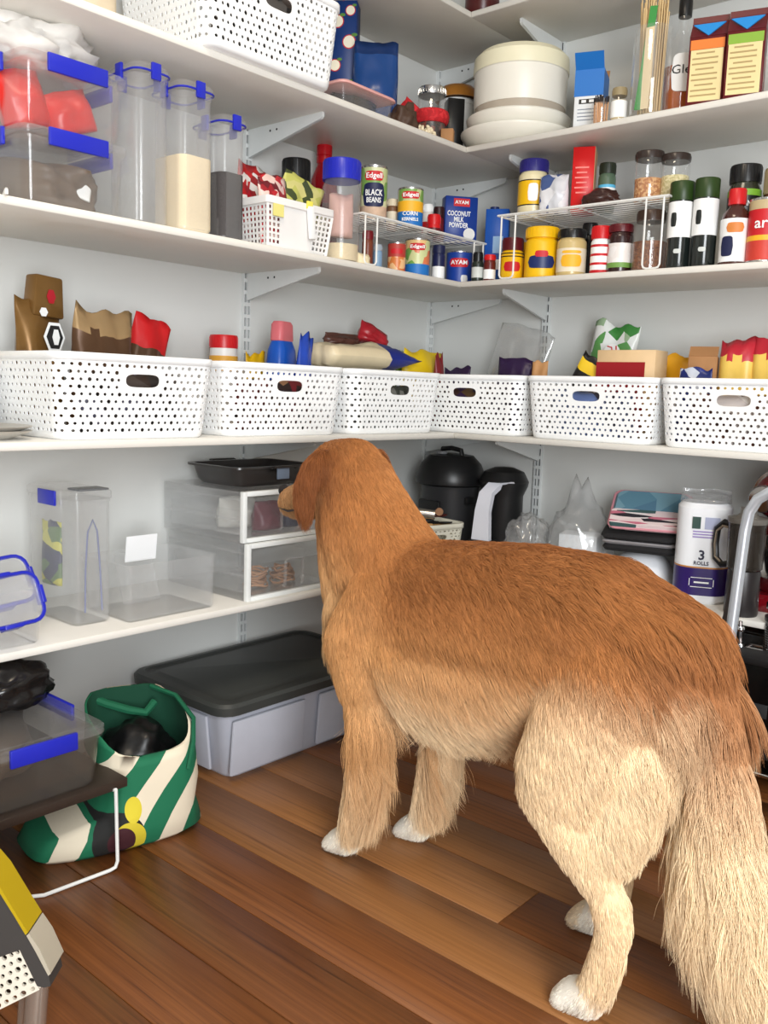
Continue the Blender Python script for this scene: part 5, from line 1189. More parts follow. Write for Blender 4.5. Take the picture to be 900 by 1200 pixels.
def pad(label, x, y, z, w, d, th, rz, m, tilt=(0, 0), extra=None):
    t = thing('pot_holder', label, 'pot holder', (x, y, z), rz, 'folded pot holders'); t.rotation_euler = (tilt[0], tilt[1], rz)
    g = G(); skin(g, [rloop(w/2-0.006, d/2-0.006, 0.02, 0), rloop(w/2, d/2, 0.022, th*0.5), rloop(w/2-0.006, d/2-0.006, 0.02, th)]); g.obj('pad', m, t)
    if extra: extra(t)
    return t
zz = ZD+0.1005
pad('black quilted pot holder, lowest of the folded stack', x+0.005, y-0.015, zz, 0.20, 0.17, 0.018, 0.25, QB)
pad('black and grey pot holder in the middle of the stack', x-0.0, y-0.012, zz+0.0185, 0.205, 0.165, 0.012, 0.30, mat('grey_lining', (150, 146, 148), 0.85, var=0.2))
pad('black quilted pot holder with a loop under the patterned one', x+0.0, y-0.015, zz+0.048, 0.205, 0.17, 0.018, 0.28, QB, (0.24, 0))
def topx(t):
    g = G(); skin(g, [rloop(0.102, 0.036, 0.012, 0.0), rloop(0.102, 0.036, 0.012, 0.019)]); o = g.obj('striped_border', ST, t); o.location = (0, -0.052, 0)
    G().tube([Vector(p) for p in rloop(0.104, 0.088, 0.022, 0.006)], 0.004, 6, closed=True).obj('pink_piping', mat('pink_piping', (206, 140, 150), 0.8), t)
pad('teal pot holder with a striped pink-edged border on top of the stack', x+0.012, y-0.002, zz+0.101, 0.20, 0.165, 0.017, 0.35, HP, (0.50, 0.0), topx)
# paper towels
px, py = 1.078, -0.205
t = thing('paper_towel_pack', 'plastic wrapped pack of paper towels with a purple base band', 'paper towels', (px, py, ZD), 0.42)
H = 0.256; w = 0.132
PT = mat('towel_white', (240, 242, 246), 0.4)
g = G(); skin(g, [rloop(w/2-0.006, w/2-0.006, 0.045, 0), rloop(w/2, w/2, 0.048, 0.008), rloop(w/2, w/2, 0.048, H-0.012), rloop(w/2-0.01, w/2-0.01, 0.042, H)]); g.obj('wrapped_rolls', PT, t)
PU = mat('deep_purple', (44, 26, 96), 0.4)
g = G(); skin(g, [rloop(w/2+0.0006, w/2+0.0006, 0.0485, 0.022), rloop(w/2+0.0006, w/2+0.0006, 0.0485, 0.092)], False, False); g.obj('purple_band', PU, t)
g = G(); skin(g, [rloop(w/2+0.0008, w/2+0.0008, 0.0487, 0.092), rloop(w/2+0.0008, w/2+0.0008, 0.0487, 0.096)], False, False); g.obj('gold_edge', mat('gold_edge', (190, 130, 70), 0.4), t)
FM = lambda dx, z: FRONT(-w/2-0.0008, dx, z)
flat_text('3', 0.034, mat('ink_navy', (24, 24, 50), 0.5), t, FM(-0.004, 0.125), bold=0.0008); flat_text('ROLLS', 0.013, mat('ink_navy', (24, 24, 50)), t, FM(-0.004, 0.105), 0.036, 0.0003)
face_patch(t, 'green_print', mat('print_dark_green', (20, 60, 50), 0.5), 0.020, 0.030, FM(-0.022, H-0.048)); face_patch(t, 'photo_print', mat('print_lilac', (170, 176, 204), 0.5), 0.036, 0.030, FM(0.016, H-0.048))
for k in range(3): face_patch(t, 'printed_line', mat('print_violet', (150, 130, 190), 0.5), 0.058, 0.003, FM(0.0, H-0.070-k*0.007))
for a, b, c, d in ((0, 0.068, 0.052, 0.0015), (0, 0.044, 0.052, 0.0015), (-0.029, 0.056, 0.0015, 0.018), (0.029, 0.056, 0.0015, 0.018), (0, 0.056, 0.036, 0.004)): face_patch(t, 'label_frame', WHITE, c, d, FM(a, b))
v, f = pouch_geo(0.125, 0.035, 0.11, 171, top=0.3, wr=0.5, bulge=0.2); G().add(v, f, True, T(0, 0, H-0.002)).obj('gathered_film', FILM, t, sharp=False)
# stand mixer
mx, my = 1.258, -0.15
t = thing('stand_mixer', 'dark red stand mixer with a steel bowl behind the step ladder', 'mixer', (mx, my+0.025, ZD), 0.1)
MR = mat('mixer_red', (120, 12, 22), 0.15, coat=0.8); ST2 = mat('polished_steel', (200, 203, 208), 0.12, metal=1.0)
g = G(); skin(g, [rloop(0.095, 0.10, 0.05, 0), rloop(0.10, 0.105, 0.055, 0.01), rloop(0.10, 0.105, 0.055, 0.032), rloop(0.09, 0.095, 0.05, 0.042)]); g.obj('base', MR, t)
g = G(); skin(g, [rloop(0.05, 0.045, 0.03, 0.04), rloop(0.045, 0.042, 0.03, 0.16), rloop(0.05, 0.05, 0.03, 0.25)]); o = g.obj('column', MR, t); o.location = (0, 0.07, 0)
G().lathe([(0.05, 0), (0.062, 0.01), (0.085, 0.06), (0.098, 0.13), (0.100, 0.15), (0.096, 0.15), (0.09, 0.12), (0.0001, 0.02)], 32, c=(0, -0.01, 0.043)).obj('bowl', ST2, t)
h_ = G().lathe([(0.0001, -0.155), (0.030, -0.150), (0.052, -0.12), (0.064, -0.04), (0.064, 0.06), (0.05, 0.12), (0.0001, 0.14)], 28, M=T(0, 0.0, 0.29) @ RX(-PI/2) @ Matrix.Diagonal((1.15, 1.0, 1, 1))).obj('head', MR, t)
G().lathe([(0.03, 0), (0.034, 0.006), (0.03, 0.016), (0.0001, 0.018)], 20, M=T(-0.03, -0.148, 0.285) @ RX(PI/2) @ RZ(0.3)).obj('hub_cap', ST2, h_)
g = G(); g.lathe([(0.067, -0.006), (0.068, 0), (0.067, 0.006)], 28, M=T(0, -0.05, 0.29) @ RX(-PI/2) @ Matrix.Diagonal((1.15, 1.0, 1, 1))); g.obj('trim_band', ST2, h_)
G().box(-0.01, 0.01, -0.109, -0.104, 0.012, 0.03, bev=0.002).obj('switch', ST2, t)
# food processor jug
jx, jy = on_right(876, -0.285, ZD+0.18), -0.292
t = thing('food_processor', 'food processor with a smoky jug and black handle beside the paper towels', 'food processor', (jx, jy, ZD), -0.5)
G().lathe([(0.038, 0), (0.04, 0.006), (0.038, 0.10), (0.036, 0.11)], 24).obj('motor_base', mat('dark_graphite', (40, 36, 37), 0.35), t)
G().lathe([(0.036, 0.11), (0.041, 0.115), (0.044, 0.20), (0.044, 0.225)], 24).obj('jug', clear('smoky_jug', (66, 58, 50), 0.62, rough=0.08), t)
l = G().lathe([(0.045, 0.225), (0.047, 0.228), (0.047, 0.238), (0.026, 0.243), (0.02, 0.248), (0.02, 0.262), (0.0001, 0.264)], 24).obj('lid', mat('smoke_grey_lid', (110, 106, 100), 0.3), t)
G().tube([(-0.042, -0.01, 0.215), (-0.062, -0.014, 0.218), (-0.082, -0.018, 0.20), (-0.086, -0.018, 0.16), (-0.080, -0.018, 0.125), (-0.062, -0.014, 0.112), (-0.040, -0.01, 0.118)], 0.0085, 8).obj('handle', CK, t)
G().tube([(-0.042, -0.016, 0.207), (-0.062, -0.021, 0.209), (-0.076, -0.025, 0.195), (-0.080, -0.025, 0.16), (-0.075, -0.025, 0.13), (-0.06, -0.021, 0.12)], 0.003, 6).obj('handle_trim', mat('champagne_metal', (196, 180, 160), 0.25, metal=0.8), t)
# ------------------------------------------------------------------ things on the floor
# storage tub with a charcoal lid
TX0, TX1, TY0, TY1, TH_ = 0.03, 0.418, -1.24, -0.63, 0.198
t = thing('storage_tub', 'large grey translucent tub with a charcoal lid under the lower shelf', 'storage tub', ((TX0+TX1)/2, (TY0+TY1)/2, 0), PI/2)
wv, dv = TY1-TY0, TX1-TX0
TB = mat('milky_plastic', (176, 178, 188), 0.35, var=0.05); LD = mat('charcoal_lid', (58, 60, 58), 0.45)
tub(wv-0.03, dv-0.03, TH_-0.024, 0.035, 0.90, 0.003, 0.006).obj('body', TB, t)
for k in range(2):
    G().box(-0.115, 0.115, -0.006, 0.004, 0.015, TH_-0.045, bev=0.005, M=T(-wv*0.25+k*wv*0.46, -dv/2+0.026, 0) @ RX(0.085)).obj('side_panel', TB, t)
G().box(-0.11, 0.11, -0.006, 0.004, 0.015, TH_-0.045, bev=0.005, M=T(-wv/2+0.035, 0, 0) @ RZ(-PI/2) @ RX(0.10)).obj('side_panel', TB, t)
g = G(); a, b = wv/2, dv/2
skin(g, [rloop(a-0.012, b-0.012, 0.04, TH_-0.030), rloop(a-0.002, b-0.002, 0.045, TH_-0.030), rloop(a, b, 0.045, TH_-0.010), rloop(a-0.006, b-0.006, 0.042, TH_-0.002), rloop(a-0.022, b-0.022, 0.034, TH_), rloop(a-0.028, b-0.028, 0.03, TH_-0.005), rloop(a-0.045, b-0.045, 0.026, TH_-0.005), rloop(a-0.05, b-0.05, 0.024, TH_-0.001)])
g.obj('lid', LD, t)
# low wire-legged stand with a dark board
SZ = z_at(0.54, -1.594, 928); SX1 = 0.535
t = thing('low_stand', 'low dark board stand with white wire legs by the striped bag', 'stand', (0.0, 0.0, 0))
G().box(0.10, SX1, -2.25, -1.565, SZ, SZ+0.018, bev=0.002).obj('board', mat('dark_walnut_board', (52, 40, 32), 0.6, var=0.2, vscale=8), t)
for yy in (-1.594, -2.2):
    G().tube([(0.54 if yy > -2 else 0.54, yy, SZ+0.004), (0.544, yy, 0.02), (0.543, yy-0.004, 0.008), (0.54, yy-0.014, 0.004), (0.53, -1.735 if yy > -2 else yy+0.14, 0.004), (0.50, -1.78 if yy > -2 else yy+0.18, 0.004), (0.15, -1.78 if yy > -2 else yy+0.18, 0.004)], 0.0035, 8).obj('wire_leg', WIRE, t)
    G().tube([(0.54, yy, SZ+0.004), (SX1-0.02, yy, SZ-0.0036), (0.12, yy, SZ-0.0036)], 0.0035, 8).obj('wire_support', WIRE, t)
    G().tube([(0.12, yy, SZ-0.0036), (0.12, yy, 0.004)], 0.0035, 8).obj('wire_leg', WIRE, t)
# big clear box with blue clip on the stand
ZS = SZ+0.018
cxr, cyr = floor_at(124, 921, ZS)
H = z_at(cxr, cyr, 848)-ZS
bw = 0.25; bd = cxr-0.04+0.004
t = clip_box('wide clear box with royal blue clips on the low dark stand', cxr-bd/2, cyr-bw/2+0.004, ZS, bw, bd, H, PI/2, body=clear('clear_brown_tint', (190, 184, 176), 0.10), cat='storage box', cl=0.5)
BX = (cxr-bd/2, cyr-bw/2)
crumple('black glossy bag lying on the wide clear box', BX[0]+0.02, BX[1]+0.035, ZS+H-0.001, 0.085, 0.10, 0.05, mat('black_film_gloss', (24, 22, 22), 0.2, var=0.3), 181, 0.3)
t = thing('ladle', 'grey metal spoon resting on the black bag', 'spoon', (BX[0]-0.03, BX[1]+0.04, ZS+H+0.068), 0.9)
G().tube([(0, -0.11, 0.0), (0, -0.03, 0.002), (0, 0.02, 0.0)], [0.005, 0.006, 0.008], 8).obj('handle', mat('spoon_grey', (150, 146, 140), 0.35), t)
G().lathe([(0.0001, -0.005), (0.018, -0.002), (0.022, 0.004), (0.0001, 0.001)], 14, M=T(0, 0.045, 0) @ Matrix.Diagonal((0.8, 1.5, 1, 1))).obj('bowl', mat('spoon_grey', (150, 146, 140)), t)
packet('brown paper bag inside the wide clear box on the stand', BX[0], BX[1], ZS+0.004, 0.2, H*0.7, 0.25, mat('brown_bag', (96, 80, 66)), 183, PI/2, top=0.03, bulge=0.8, cat='bag')
# green and cream striped shopping bag
def stripe_mat():
    m = bpy.data.materials.new('striped_canvas'); m.use_nodes = True; nt = m.node_tree; b = nt.nodes['Principled BSDF']; b.inputs['Roughness'].default_value = 0.8
    tc = nt.nodes.new('ShaderNodeTexCoord'); sp = nt.nodes.new('ShaderNodeSeparateXYZ'); nt.links.new(tc.outputs['Object'], sp.inputs[0])
    def math_(op, a, b_=None, c=None):
        n = nt.nodes.new('ShaderNodeMath'); n.operation = op
        for i, q in enumerate((a, b_, c)):
            if q is None: continue
            if isinstance(q, (int, float)): n.inputs[i].default_value = q
            else: nt.links.new(q, n.inputs[i])
        return n.outputs[0]
    yz = math_('MULTIPLY_ADD', sp.outputs[2], -0.62, sp.outputs[1])
    ph = math_('MULTIPLY', math_('ADD', yz, math_('MULTIPLY', math_('SINE', math_('MULTIPLY', sp.outputs[2], 22)), 0.006)), 9.5)
    fr = math_('FRACT', math_('ADD', ph, 10.30)); st = math_('GREATER_THAN', fr, 0.50)
    mx = nt.nodes.new('ShaderNodeMix'); mx.data_type = 'RGBA'; mx.inputs[6].default_value = lin((16, 106, 72))+(1,); mx.inputs[7].default_value = lin((226, 214, 190))+(1,)
    nt.links.new(st, mx.inputs[0]); last = mx.outputs[2]
    for cy, cz, r, col, ry in ((-0.055, 0.030, 0.052, (24, 24, 22), 1.0), (-0.035, 0.028, 0.034, (206, 186, 44), 1.0), (-0.050, 0.026, 0.028, (60, 18, 26), 1.0), (-0.025, 0.085, 0.016, (214, 196, 50), 0.6)):
        dy = math_('SUBTRACT', sp.outputs[1], cy); dz = math_('MULTIPLY', math_('SUBTRACT', sp.outputs[2], cz), ry)
        d2 = math_('ADD', math_('MULTIPLY', dy, dy), math_('MULTIPLY', dz, dz)); k = math_('LESS_THAN', d2, r*r)
        q = nt.nodes.new('ShaderNodeMix'); q.data_type = 'RGBA'; q.inputs[7].default_value = lin(col)+(1,); nt.links.new(k, q.inputs[0]); nt.links.new(last, q.inputs[6]); last = q.outputs[2]
    nt.links.new(last, b.inputs['Base Color']); return m
gx, gy = 0.415, -1.483
t = thing('shopping_bag', 'green and cream striped canvas shopping bag slumped on the floor', 'bag', (gx, gy, 0), -0.25)
zt = SZ-0.012
LV2 = [(0.0, -0.035, 0.085, 0.165), (0.012, -0.035, 0.098, 0.180), (0.045, -0.03, 0.100, 0.165), (0.070, 0.02, 0.100, 0.105), (0.12, 0.032, 0.102, 0.100), (0.17, 0.024, 0.100, 0.104), (0.215, 0.022, 0.098, 0.100), (0.245, 0.018, 0.098, 0.098)]
g = G(); n = 40
def bagloop(z, cy, ax, ay, k=1.0, i=0):
    q = []
    for s in range(n):
        a = 2*PI*s/n; ca, sa = math.cos(a), math.sin(a)
        e = 0.62
        px = math.copysign(abs(ca)**e, ca)*ax*k; py = math.copysign(abs(sa)**e, sa)*ay*k
        nn = noise.noise(Vector((ca*2, sa*2, z*14)))*0.012+noise.noise(Vector((ca*5, sa*5, z*30)))*0.005
        dz = 0.0
        if i >= 6: dz = 0.035*(-ca)*(1 if i == 7 else 0.6)-0.018*(i == 7)*max(0, ca)
        q.append((px*(1+nn*4), cy+py*(1+nn*2), max(0, z+dz+(nn*0.6 if z > 0.02 else 0))))
    return q
outer = [bagloop(z, cy, ax, ay, 1.0, i) for i, (z, cy, ax, ay) in enumerate(LV2)]
inner = [bagloop(z, cy, ax, ay, 0.96, i) for i, (z, cy, ax, ay) in reversed(list(enumerate(LV2)))][:5]
skin(g, outer+inner[:1], True, False)
g.obj('bag_body', stripe_mat(), t, sharp=False)
g = G(); skin(g, inner, False, True); g.obj('lining', mat('dark_green_lining', (10, 64, 44), 0.85), t, sharp=False)
GRN = mat('green_canvas', (14, 92, 62), 0.8)
G().tube([(-0.08, 0.075, 0.27), (-0.02, 0.108, 0.262), (0.06, 0.115, 0.235), (0.095, 0.10, 0.20), (0.106, 0.085, 0.15)], 0.005, 6).obj('edge_binding', GRN, t)
G().tube([(-0.10, -0.05, 0.26), (-0.085, -0.02, 0.245), (-0.06, 0.02, 0.232), (-0.045, 0.05, 0.225), (-0.06, 0.075, 0.24)], 0.009, 8).obj('strap', GRN, t)
crumple('black plastic liner stuffed inside the striped shopping bag', gx, gy+0.015, 0.10, 0.080, 0.080, 0.075, mat('black_liner', (14, 14, 15), 0.35), 191, 0.2)
# step stool at the lower left
def stool():
    D = 1.16
    c = np.array(_c); 
    def pt(u, v): return c+(_fw+_r*(u-450)/FPX+_u*(600-v)/FPX)*D
    base = pt(20, 1130); rx = Vector(_r0); up = Vector((0, 0, 1)); bk = Vector((-math.sin(YAW), math.cos(YAW), 0))
    def pl(u, v):
        p = Vector(pt(u, v)-base); return (p.dot(rx), p.z)
    M = Matrix(((rx.x, up.x, -bk.x, 0), (rx.y, up.y, -bk.y, 0), (rx.z, up.z, -bk.z, 0), (0, 0, 0, 1)))
    t = thing('step_stool', 'folding step stool with grey side, yellow tread edge and perforated panel', 'step stool', (base[0], base[1], 0))
    zb = base[2]
    def part(nm, poly, d0, d1, m):
        P = [pl(*q) for q in poly]
        G().prism(P, d1-d0, M=T(0, 0, zb) @ M @ T(0, 0, d0)).obj(nm, m, t)
    GY = mat('stool_dark_grey', (62, 60, 58), 0.5); YE = mat('stool_yellow', (176, 150, 20), 0.45); LG = mat('stool_light_grey', (176, 168, 150), 0.45)
    part('side', [(-120, 930), (-30, 985), (2, 1028), (22, 1068), (42, 1108), (56, 1142), (58, 1158), (50, 1160), (42, 1158), (24, 1112), (0, 1121), (-60, 1150), (-140, 1170)], -0.042, 0, GY)
    part('tread', [(-120, 924), (-30, 979), (2, 1022), (24, 1065), (36, 1088), (33, 1091), (22, 1069), (1, 1029), (-30, 986), (-120, 931)], -0.044, 0.003, YE)
    part('edge_cap', [(37, 1089), (48, 1108), (60, 1140), (57, 1143), (44, 1113), (34, 1092)], -0.044, 0.003, LG)
    # perforated panel: a skewed grid with real holes
    a0, a1, b0, b1 = [Vector((*pl(*q), 0)) for q in ((-70, 1150), (22, 1110), (-70, 1225), (44, 1164))]
    def P(u, v):
        p = (b0*(1-u)+b1*u)*(1-v)+(a0*(1-u)+a1*u)*v
        return (p.x, p.y, 0.0), (0, 0, 1)
    v, f = panel(P, 11, 6, 0.58, 0.004, None, 0.25)
    G().add(v, f, False, T(0, 0, zb) @ M @ T(0, 0, -0.002)).obj('perforated_panel', mat('stool_white', (222, 214, 198), 0.45), t)
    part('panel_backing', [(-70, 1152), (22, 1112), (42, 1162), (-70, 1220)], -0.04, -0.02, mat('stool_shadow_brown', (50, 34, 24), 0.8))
    q0, q1 = pl(36, 1160), pl(34, 1160)
    G().tube([M @ Vector((q0[0], q0[1], -0.02))+Vector((0, 0, zb)), M @ Vector((q0[0]-0.012, -zb+0.004, -0.02))+Vector((0, 0, zb))], 0.015, 14).obj('leg', mat('stool_steel', (196, 190, 180), 0.25, metal=0.8), t)
    G().tube([M @ Vector((q0[0]-0.02, q0[1], -0.045))+Vector((0, 0, zb)), M @ Vector((q0[0]-0.03, -zb+0.004, -0.045))+Vector((0, 0, zb))], 0.013, 14).obj('leg', mat('stool_steel', (196, 190, 180)), t)
    G().tube([M @ Vector((q0[0]-0.20, q0[1], -0.02))+Vector((0, 0, zb)), M @ Vector((q0[0]-0.21, -zb+0.004, -0.02))+Vector((0, 0, zb))], 0.013, 14).obj('leg', mat('stool_steel', (196, 190, 180)), t)
    G().tube([M @ Vector((q0[0]-0.20, q0[1], -0.045))+Vector((0, 0, zb)), M @ Vector((q0[0]-0.21, -zb+0.004, -0.045))+Vector((0, 0, zb))], 0.013, 14).obj('leg', mat('stool_steel', (196, 190, 180)), t)
stool()
# step ladder leaning at the right
LX, LY = floor_at(829, 945)
LY2 = LY+0.10
t = thing('step_ladder', 'silver tubular step ladder with a curved top at the back wall', 'ladder', (0, 0, 0))
ALU = mat('pale_aluminium', (206, 212, 220), 0.3, metal=0.5)
def at_y(u, v, y):
    d = _fw+_r*(u-450)/FPX+_u*(600-v)/FPX; q = _c+d*(y-_c[1])/d[1]; return Vector(q)
p0 = Vector((LX, LY, 0.0)); p1 = at_y(873, 622, LY+0.05); p2 = at_y(878, 600, LY+0.05); p3 = at_y(888, 585, LY+0.05); p4 = at_y(904, 576, LY+0.05); p5 = at_y(940, 572, LY+0.05)
p6 = p5+Vector((0.16, 0, 0)); 
fr = [p0, p1, p2, p3, p4, p5, p6, p6+Vector((0.04, 0, -0.02)), p6+Vector((0.06, 0, -0.06)), Vector((p6.x+0.10, LY, 0))]
G().tube([tuple(q) for q in fr], 0.0125, 10).obj('front_frame', ALU, t)
a, b = at_y(868, 655, LY+0.075), at_y(833, 820, LY+0.11)
dn = (b-a).normalized(); e = a+dn*((0-a.z)/dn.z)
G().tube([tuple(a), tuple(e)], 0.014, 4).obj('rear_strut', mat('ladder_dark_strut', (84, 82, 84), 0.5), t)
G().tube([(a.x+0.30, a.y, a.z), (e.x+0.36, e.y, 0)], 0.014, 4).obj('rear_strut', mat('ladder_dark_strut', (84, 82, 84)), t)
for zz in (0.16, 0.36):
    q = p0.lerp(p1, zz/p1.z)
    G().box(q.x+0.012, q.x+0.40, q.y-0.03, q.y+0.05, zz-0.008, zz+0.008, bev=0.003).obj('step', mat('step_black', (20, 20, 21), 0.5), t)
# round basket and black cabinet under the lower shelf
t = thing('round_basket', 'tan rimmed round basket under the lower shelf by the ladder', 'basket', (1.03, -0.16, 0))
TAN = mat('tan_rattan', (150, 116, 76), 0.7, var=0.25, vscale=60)
G().lathe([(0.11, 0), (0.12, 0.005), (0.14, 0.35), (0.132, 0.35), (0.113, 0.012), (0.0001, 0.012)], 36).obj('body', mat('dark_rattan', (60, 44, 32), 0.8, var=0.3), t)
G().lathe([(0.132, 0.345), (0.142, 0.342), (0.147, 0.352), (0.142, 0.362), (0.130, 0.360)], 36).obj('rim', TAN, t)
t = thing('wine_cooler', 'black cabinet with a dark glass door under the lower shelf', 'cabinet', (1.40, -0.13, 0))
G().box(-0.19, 0.24, -0.11, 0.12, 0.0, 0.36, bev=0.005).obj('body', mat('gloss_black', (10, 10, 11), 0.25), t)
d = G().box(-0.185, 0.235, -0.125, -0.111, 0.02, 0.355, bev=0.003).obj('door', mat('gloss_black', (10, 10, 11)), t)
for k in range(10): G().box(-0.16, -0.10, -0.1262, -0.1245, 0.05+k*0.006, 0.053+k*0.006).obj('vent_slit', mat('vent_grey', (60, 62, 64), 0.4), d)
G().box(-0.17, -0.11, -0.1262, -0.1245, 0.15, 0.185, bev=0.001).obj('badge', mat('badge_grey', (50, 52, 54), 0.3), d)
# chrome wire trolley in front of the cabinet
ty = -0.36
t = thing('chrome_trolley', 'chrome wire trolley holding a ribbed steel canister', 'trolley', (0, 0, 0))
b0 = at_y(853, 905, ty); b1 = at_y(868, 752, ty); b2 = at_y(868, 728, ty)
dn = (b0-b1).normalized(); e0 = b1+dn*((0.0-b1.z)/dn.z)
G().tube([tuple(e0), tuple(b1), tuple(b2)], 0.0045, 8).obj('post', CHROME, t)
G().tube([(e0.x+0.30, ty, 0.0), (b2.x+0.30, ty, b2.z)], 0.0045, 8).obj('post', CHROME, t)
for v in (757, 737):
    q = at_y(868, v, ty); G().lathe([(0.008, -0.005), (0.010, 0), (0.008, 0.005)], 12, c=tuple(q)).obj('collar', CHROME, t)
q = at_y(868, 762, ty); zsh = q.z
for k in range(3): G().tube([(q.x, ty+k*0.035, zsh), (q.x+0.30, ty+k*0.035, zsh)], 0.003, 6).obj('shelf_wire', CHROME, t)
G().tube([(q.x, ty, zsh), (q.x, ty+0.07, zsh)], 0.003, 6).obj('shelf_wire', CHROME, t); G().tube([(q.x+0.15, ty, zsh), (q.x+0.15, ty+0.07, zsh)], 0.003, 6).obj('shelf_wire', CHROME, t)
G().tube([(e0.x+0.01, ty, 0.05), (e0.x+0.30, ty, 0.05)], 0.003, 6).obj('shelf_wire', CHROME, t)
t = thing('steel_canister', 'ribbed steel canister on the chrome trolley', 'canister', (q.x+0.075, ty+0.036, zsh+0.003))
pr = [(0.034, 0)]
for k in range(12): pr += [(0.036, 0.004+k*0.0055), (0.0345, 0.0065+k*0.0055)]
G().lathe(pr+[(0.034, 0.074)], 24).obj('body', mat('dark_steel', (110, 112, 116), 0.2, metal=1.0), t); G().lathe([(0.036, 0.074), (0.037, 0.076), (0.037, 0.086), (0.0001, 0.088)], 24).obj('lid', CK, t)
# ------------------------------------------------------------------ the dog: one continuous body, coat as a child
from mathutils import kdtree
DOGX, DOGY = 1.3250, -1.2376
DOGR = math.atan2(0.1446, -0.9895)          # local +x is forward, +y the dog's left
# chains of (x forward, y left, z, radius, y-stretch) ; each with flow direction, hair length and coat colours
def C(c): return np.array(lin(c))
RUST, GOLD_, HONEY, CREAM, PALE, PAWC = C((136, 80, 42)), C((178, 117, 66)), C((208, 154, 98)), C((230, 192, 142)), C((242, 216, 176)), C((247, 240, 226))
CH = []
def chain(tag_, pts, flow, ln, col0, col1=None): CH.append((tag_, pts, Vector(flow).normalized(), ln, col0, col1 if col1 is not None else col0))
# torso: upper row and lower row give a deep chest and tucked belly
chain('back', [(0.40, 0, 0.555, 0.097, 1.0), (0.28, 0, 0.556, 0.107, 1.05), (0.14, 0, 0.570, 0.107, 1.05), (0.0, 0, 0.570, 0.110, 1.08), (-0.10, 0, 0.543, 0.10, 1.1)], (-1, 0, -0.35), 0.030, RUST)
chain('rump', [(-0.10, 0, 0.53, 0.098, 1.1), (-0.155, 0, 0.485, 0.080, 1.15)], (-0.8, 0, -0.7), 0.034, RUST)
chain('ribs', [(0.46, 0, 0.45, 0.115, 1.0), (0.36, 0, 0.44, 0.128, 1.02), (0.24, 0, 0.45, 0.122, 1.05), (0.12, 0, 0.475, 0.108, 1.1), (0.02, 0, 0.49, 0.10, 1.1)], (-0.75, 0, -0.6), 0.024, HONEY)
chain('side', [(0.43, 0, 0.505, 0.105, 1.06), (0.30, 0, 0.50, 0.118, 1.09), (0.16, 0, 0.515, 0.112, 1.13), (0.03, 0, 0.525, 0.105, 1.18), (-0.06, 0, 0.515, 0.10, 1.2)], (-0.9, 0, -0.5), 0.026, GOLD_)
chain('belly', [(0.42, 0, 0.385, 0.085, 1.0), (0.30, 0, 0.375, 0.075, 1.1), (0.18, 0, 0.395, 0.062, 1.2), (0.08, 0, 0.42, 0.058, 1.2)], (-0.55, 0, -0.85), 0.05, PALE)
chain('chest', [(0.545, 0, 0.50, 0.098, 1.0), (0.55, 0, 0.43, 0.09, 1.05), (0.52, 0, 0.365, 0.075, 1.1)], (-0.1, 0, -1), 0.045, CREAM)
chain('neck', [(0.45, 0, 0.565, 0.098, 1.0), (0.515, 0, 0.625, 0.092, 1.0), (0.565, 0, 0.685, 0.082, 1.0), (0.60, 0, 0.735, 0.074, 1.0)], (-0.75, 0, -0.75), 0.030, GOLD_)
chain('throat', [(0.585, 0, 0.55, 0.082, 1.0), (0.625, 0, 0.62, 0.066, 1.0), (0.655, 0, 0.68, 0.056, 1.0)], (-0.25, 0, -1), 0.036, CREAM*0.5+HONEY*0.5, GOLD_)
chain('neck', [(0.53, 0, 0.57, 0.098, 1.0), (0.575, 0, 0.63, 0.088, 1.0), (0.615, 0, 0.69, 0.074, 1.0)], (-0.55, 0, -0.9), 0.030, HONEY*0.5+GOLD_*0.5, GOLD_)
chain('skull', [(0.625, 0, 0.765, 0.062, 1.12), (0.665, 0, 0.762, 0.060, 1.15), (0.70, 0, 0.742, 0.054, 1.1)], (-0.9, 0, -0.35), 0.014, GOLD_)
chain('cheek', [(0.655, 0.03, 0.725, 0.045, 1.0), (0.655, -0.03, 0.725, 0.045, 1.0)], (-0.7, 0, -0.7), 0.018, HONEY)
chain('muzzle', [(0.71, 0, 0.710, 0.050, 1.0), (0.755, 0, 0.690, 0.046, 1.0), (0.795, 0, 0.678, 0.042, 1.05), (0.825, 0, 0.674, 0.036, 1.1)], (-1, 0, -0.2), 0.012, C((196, 150, 104)))
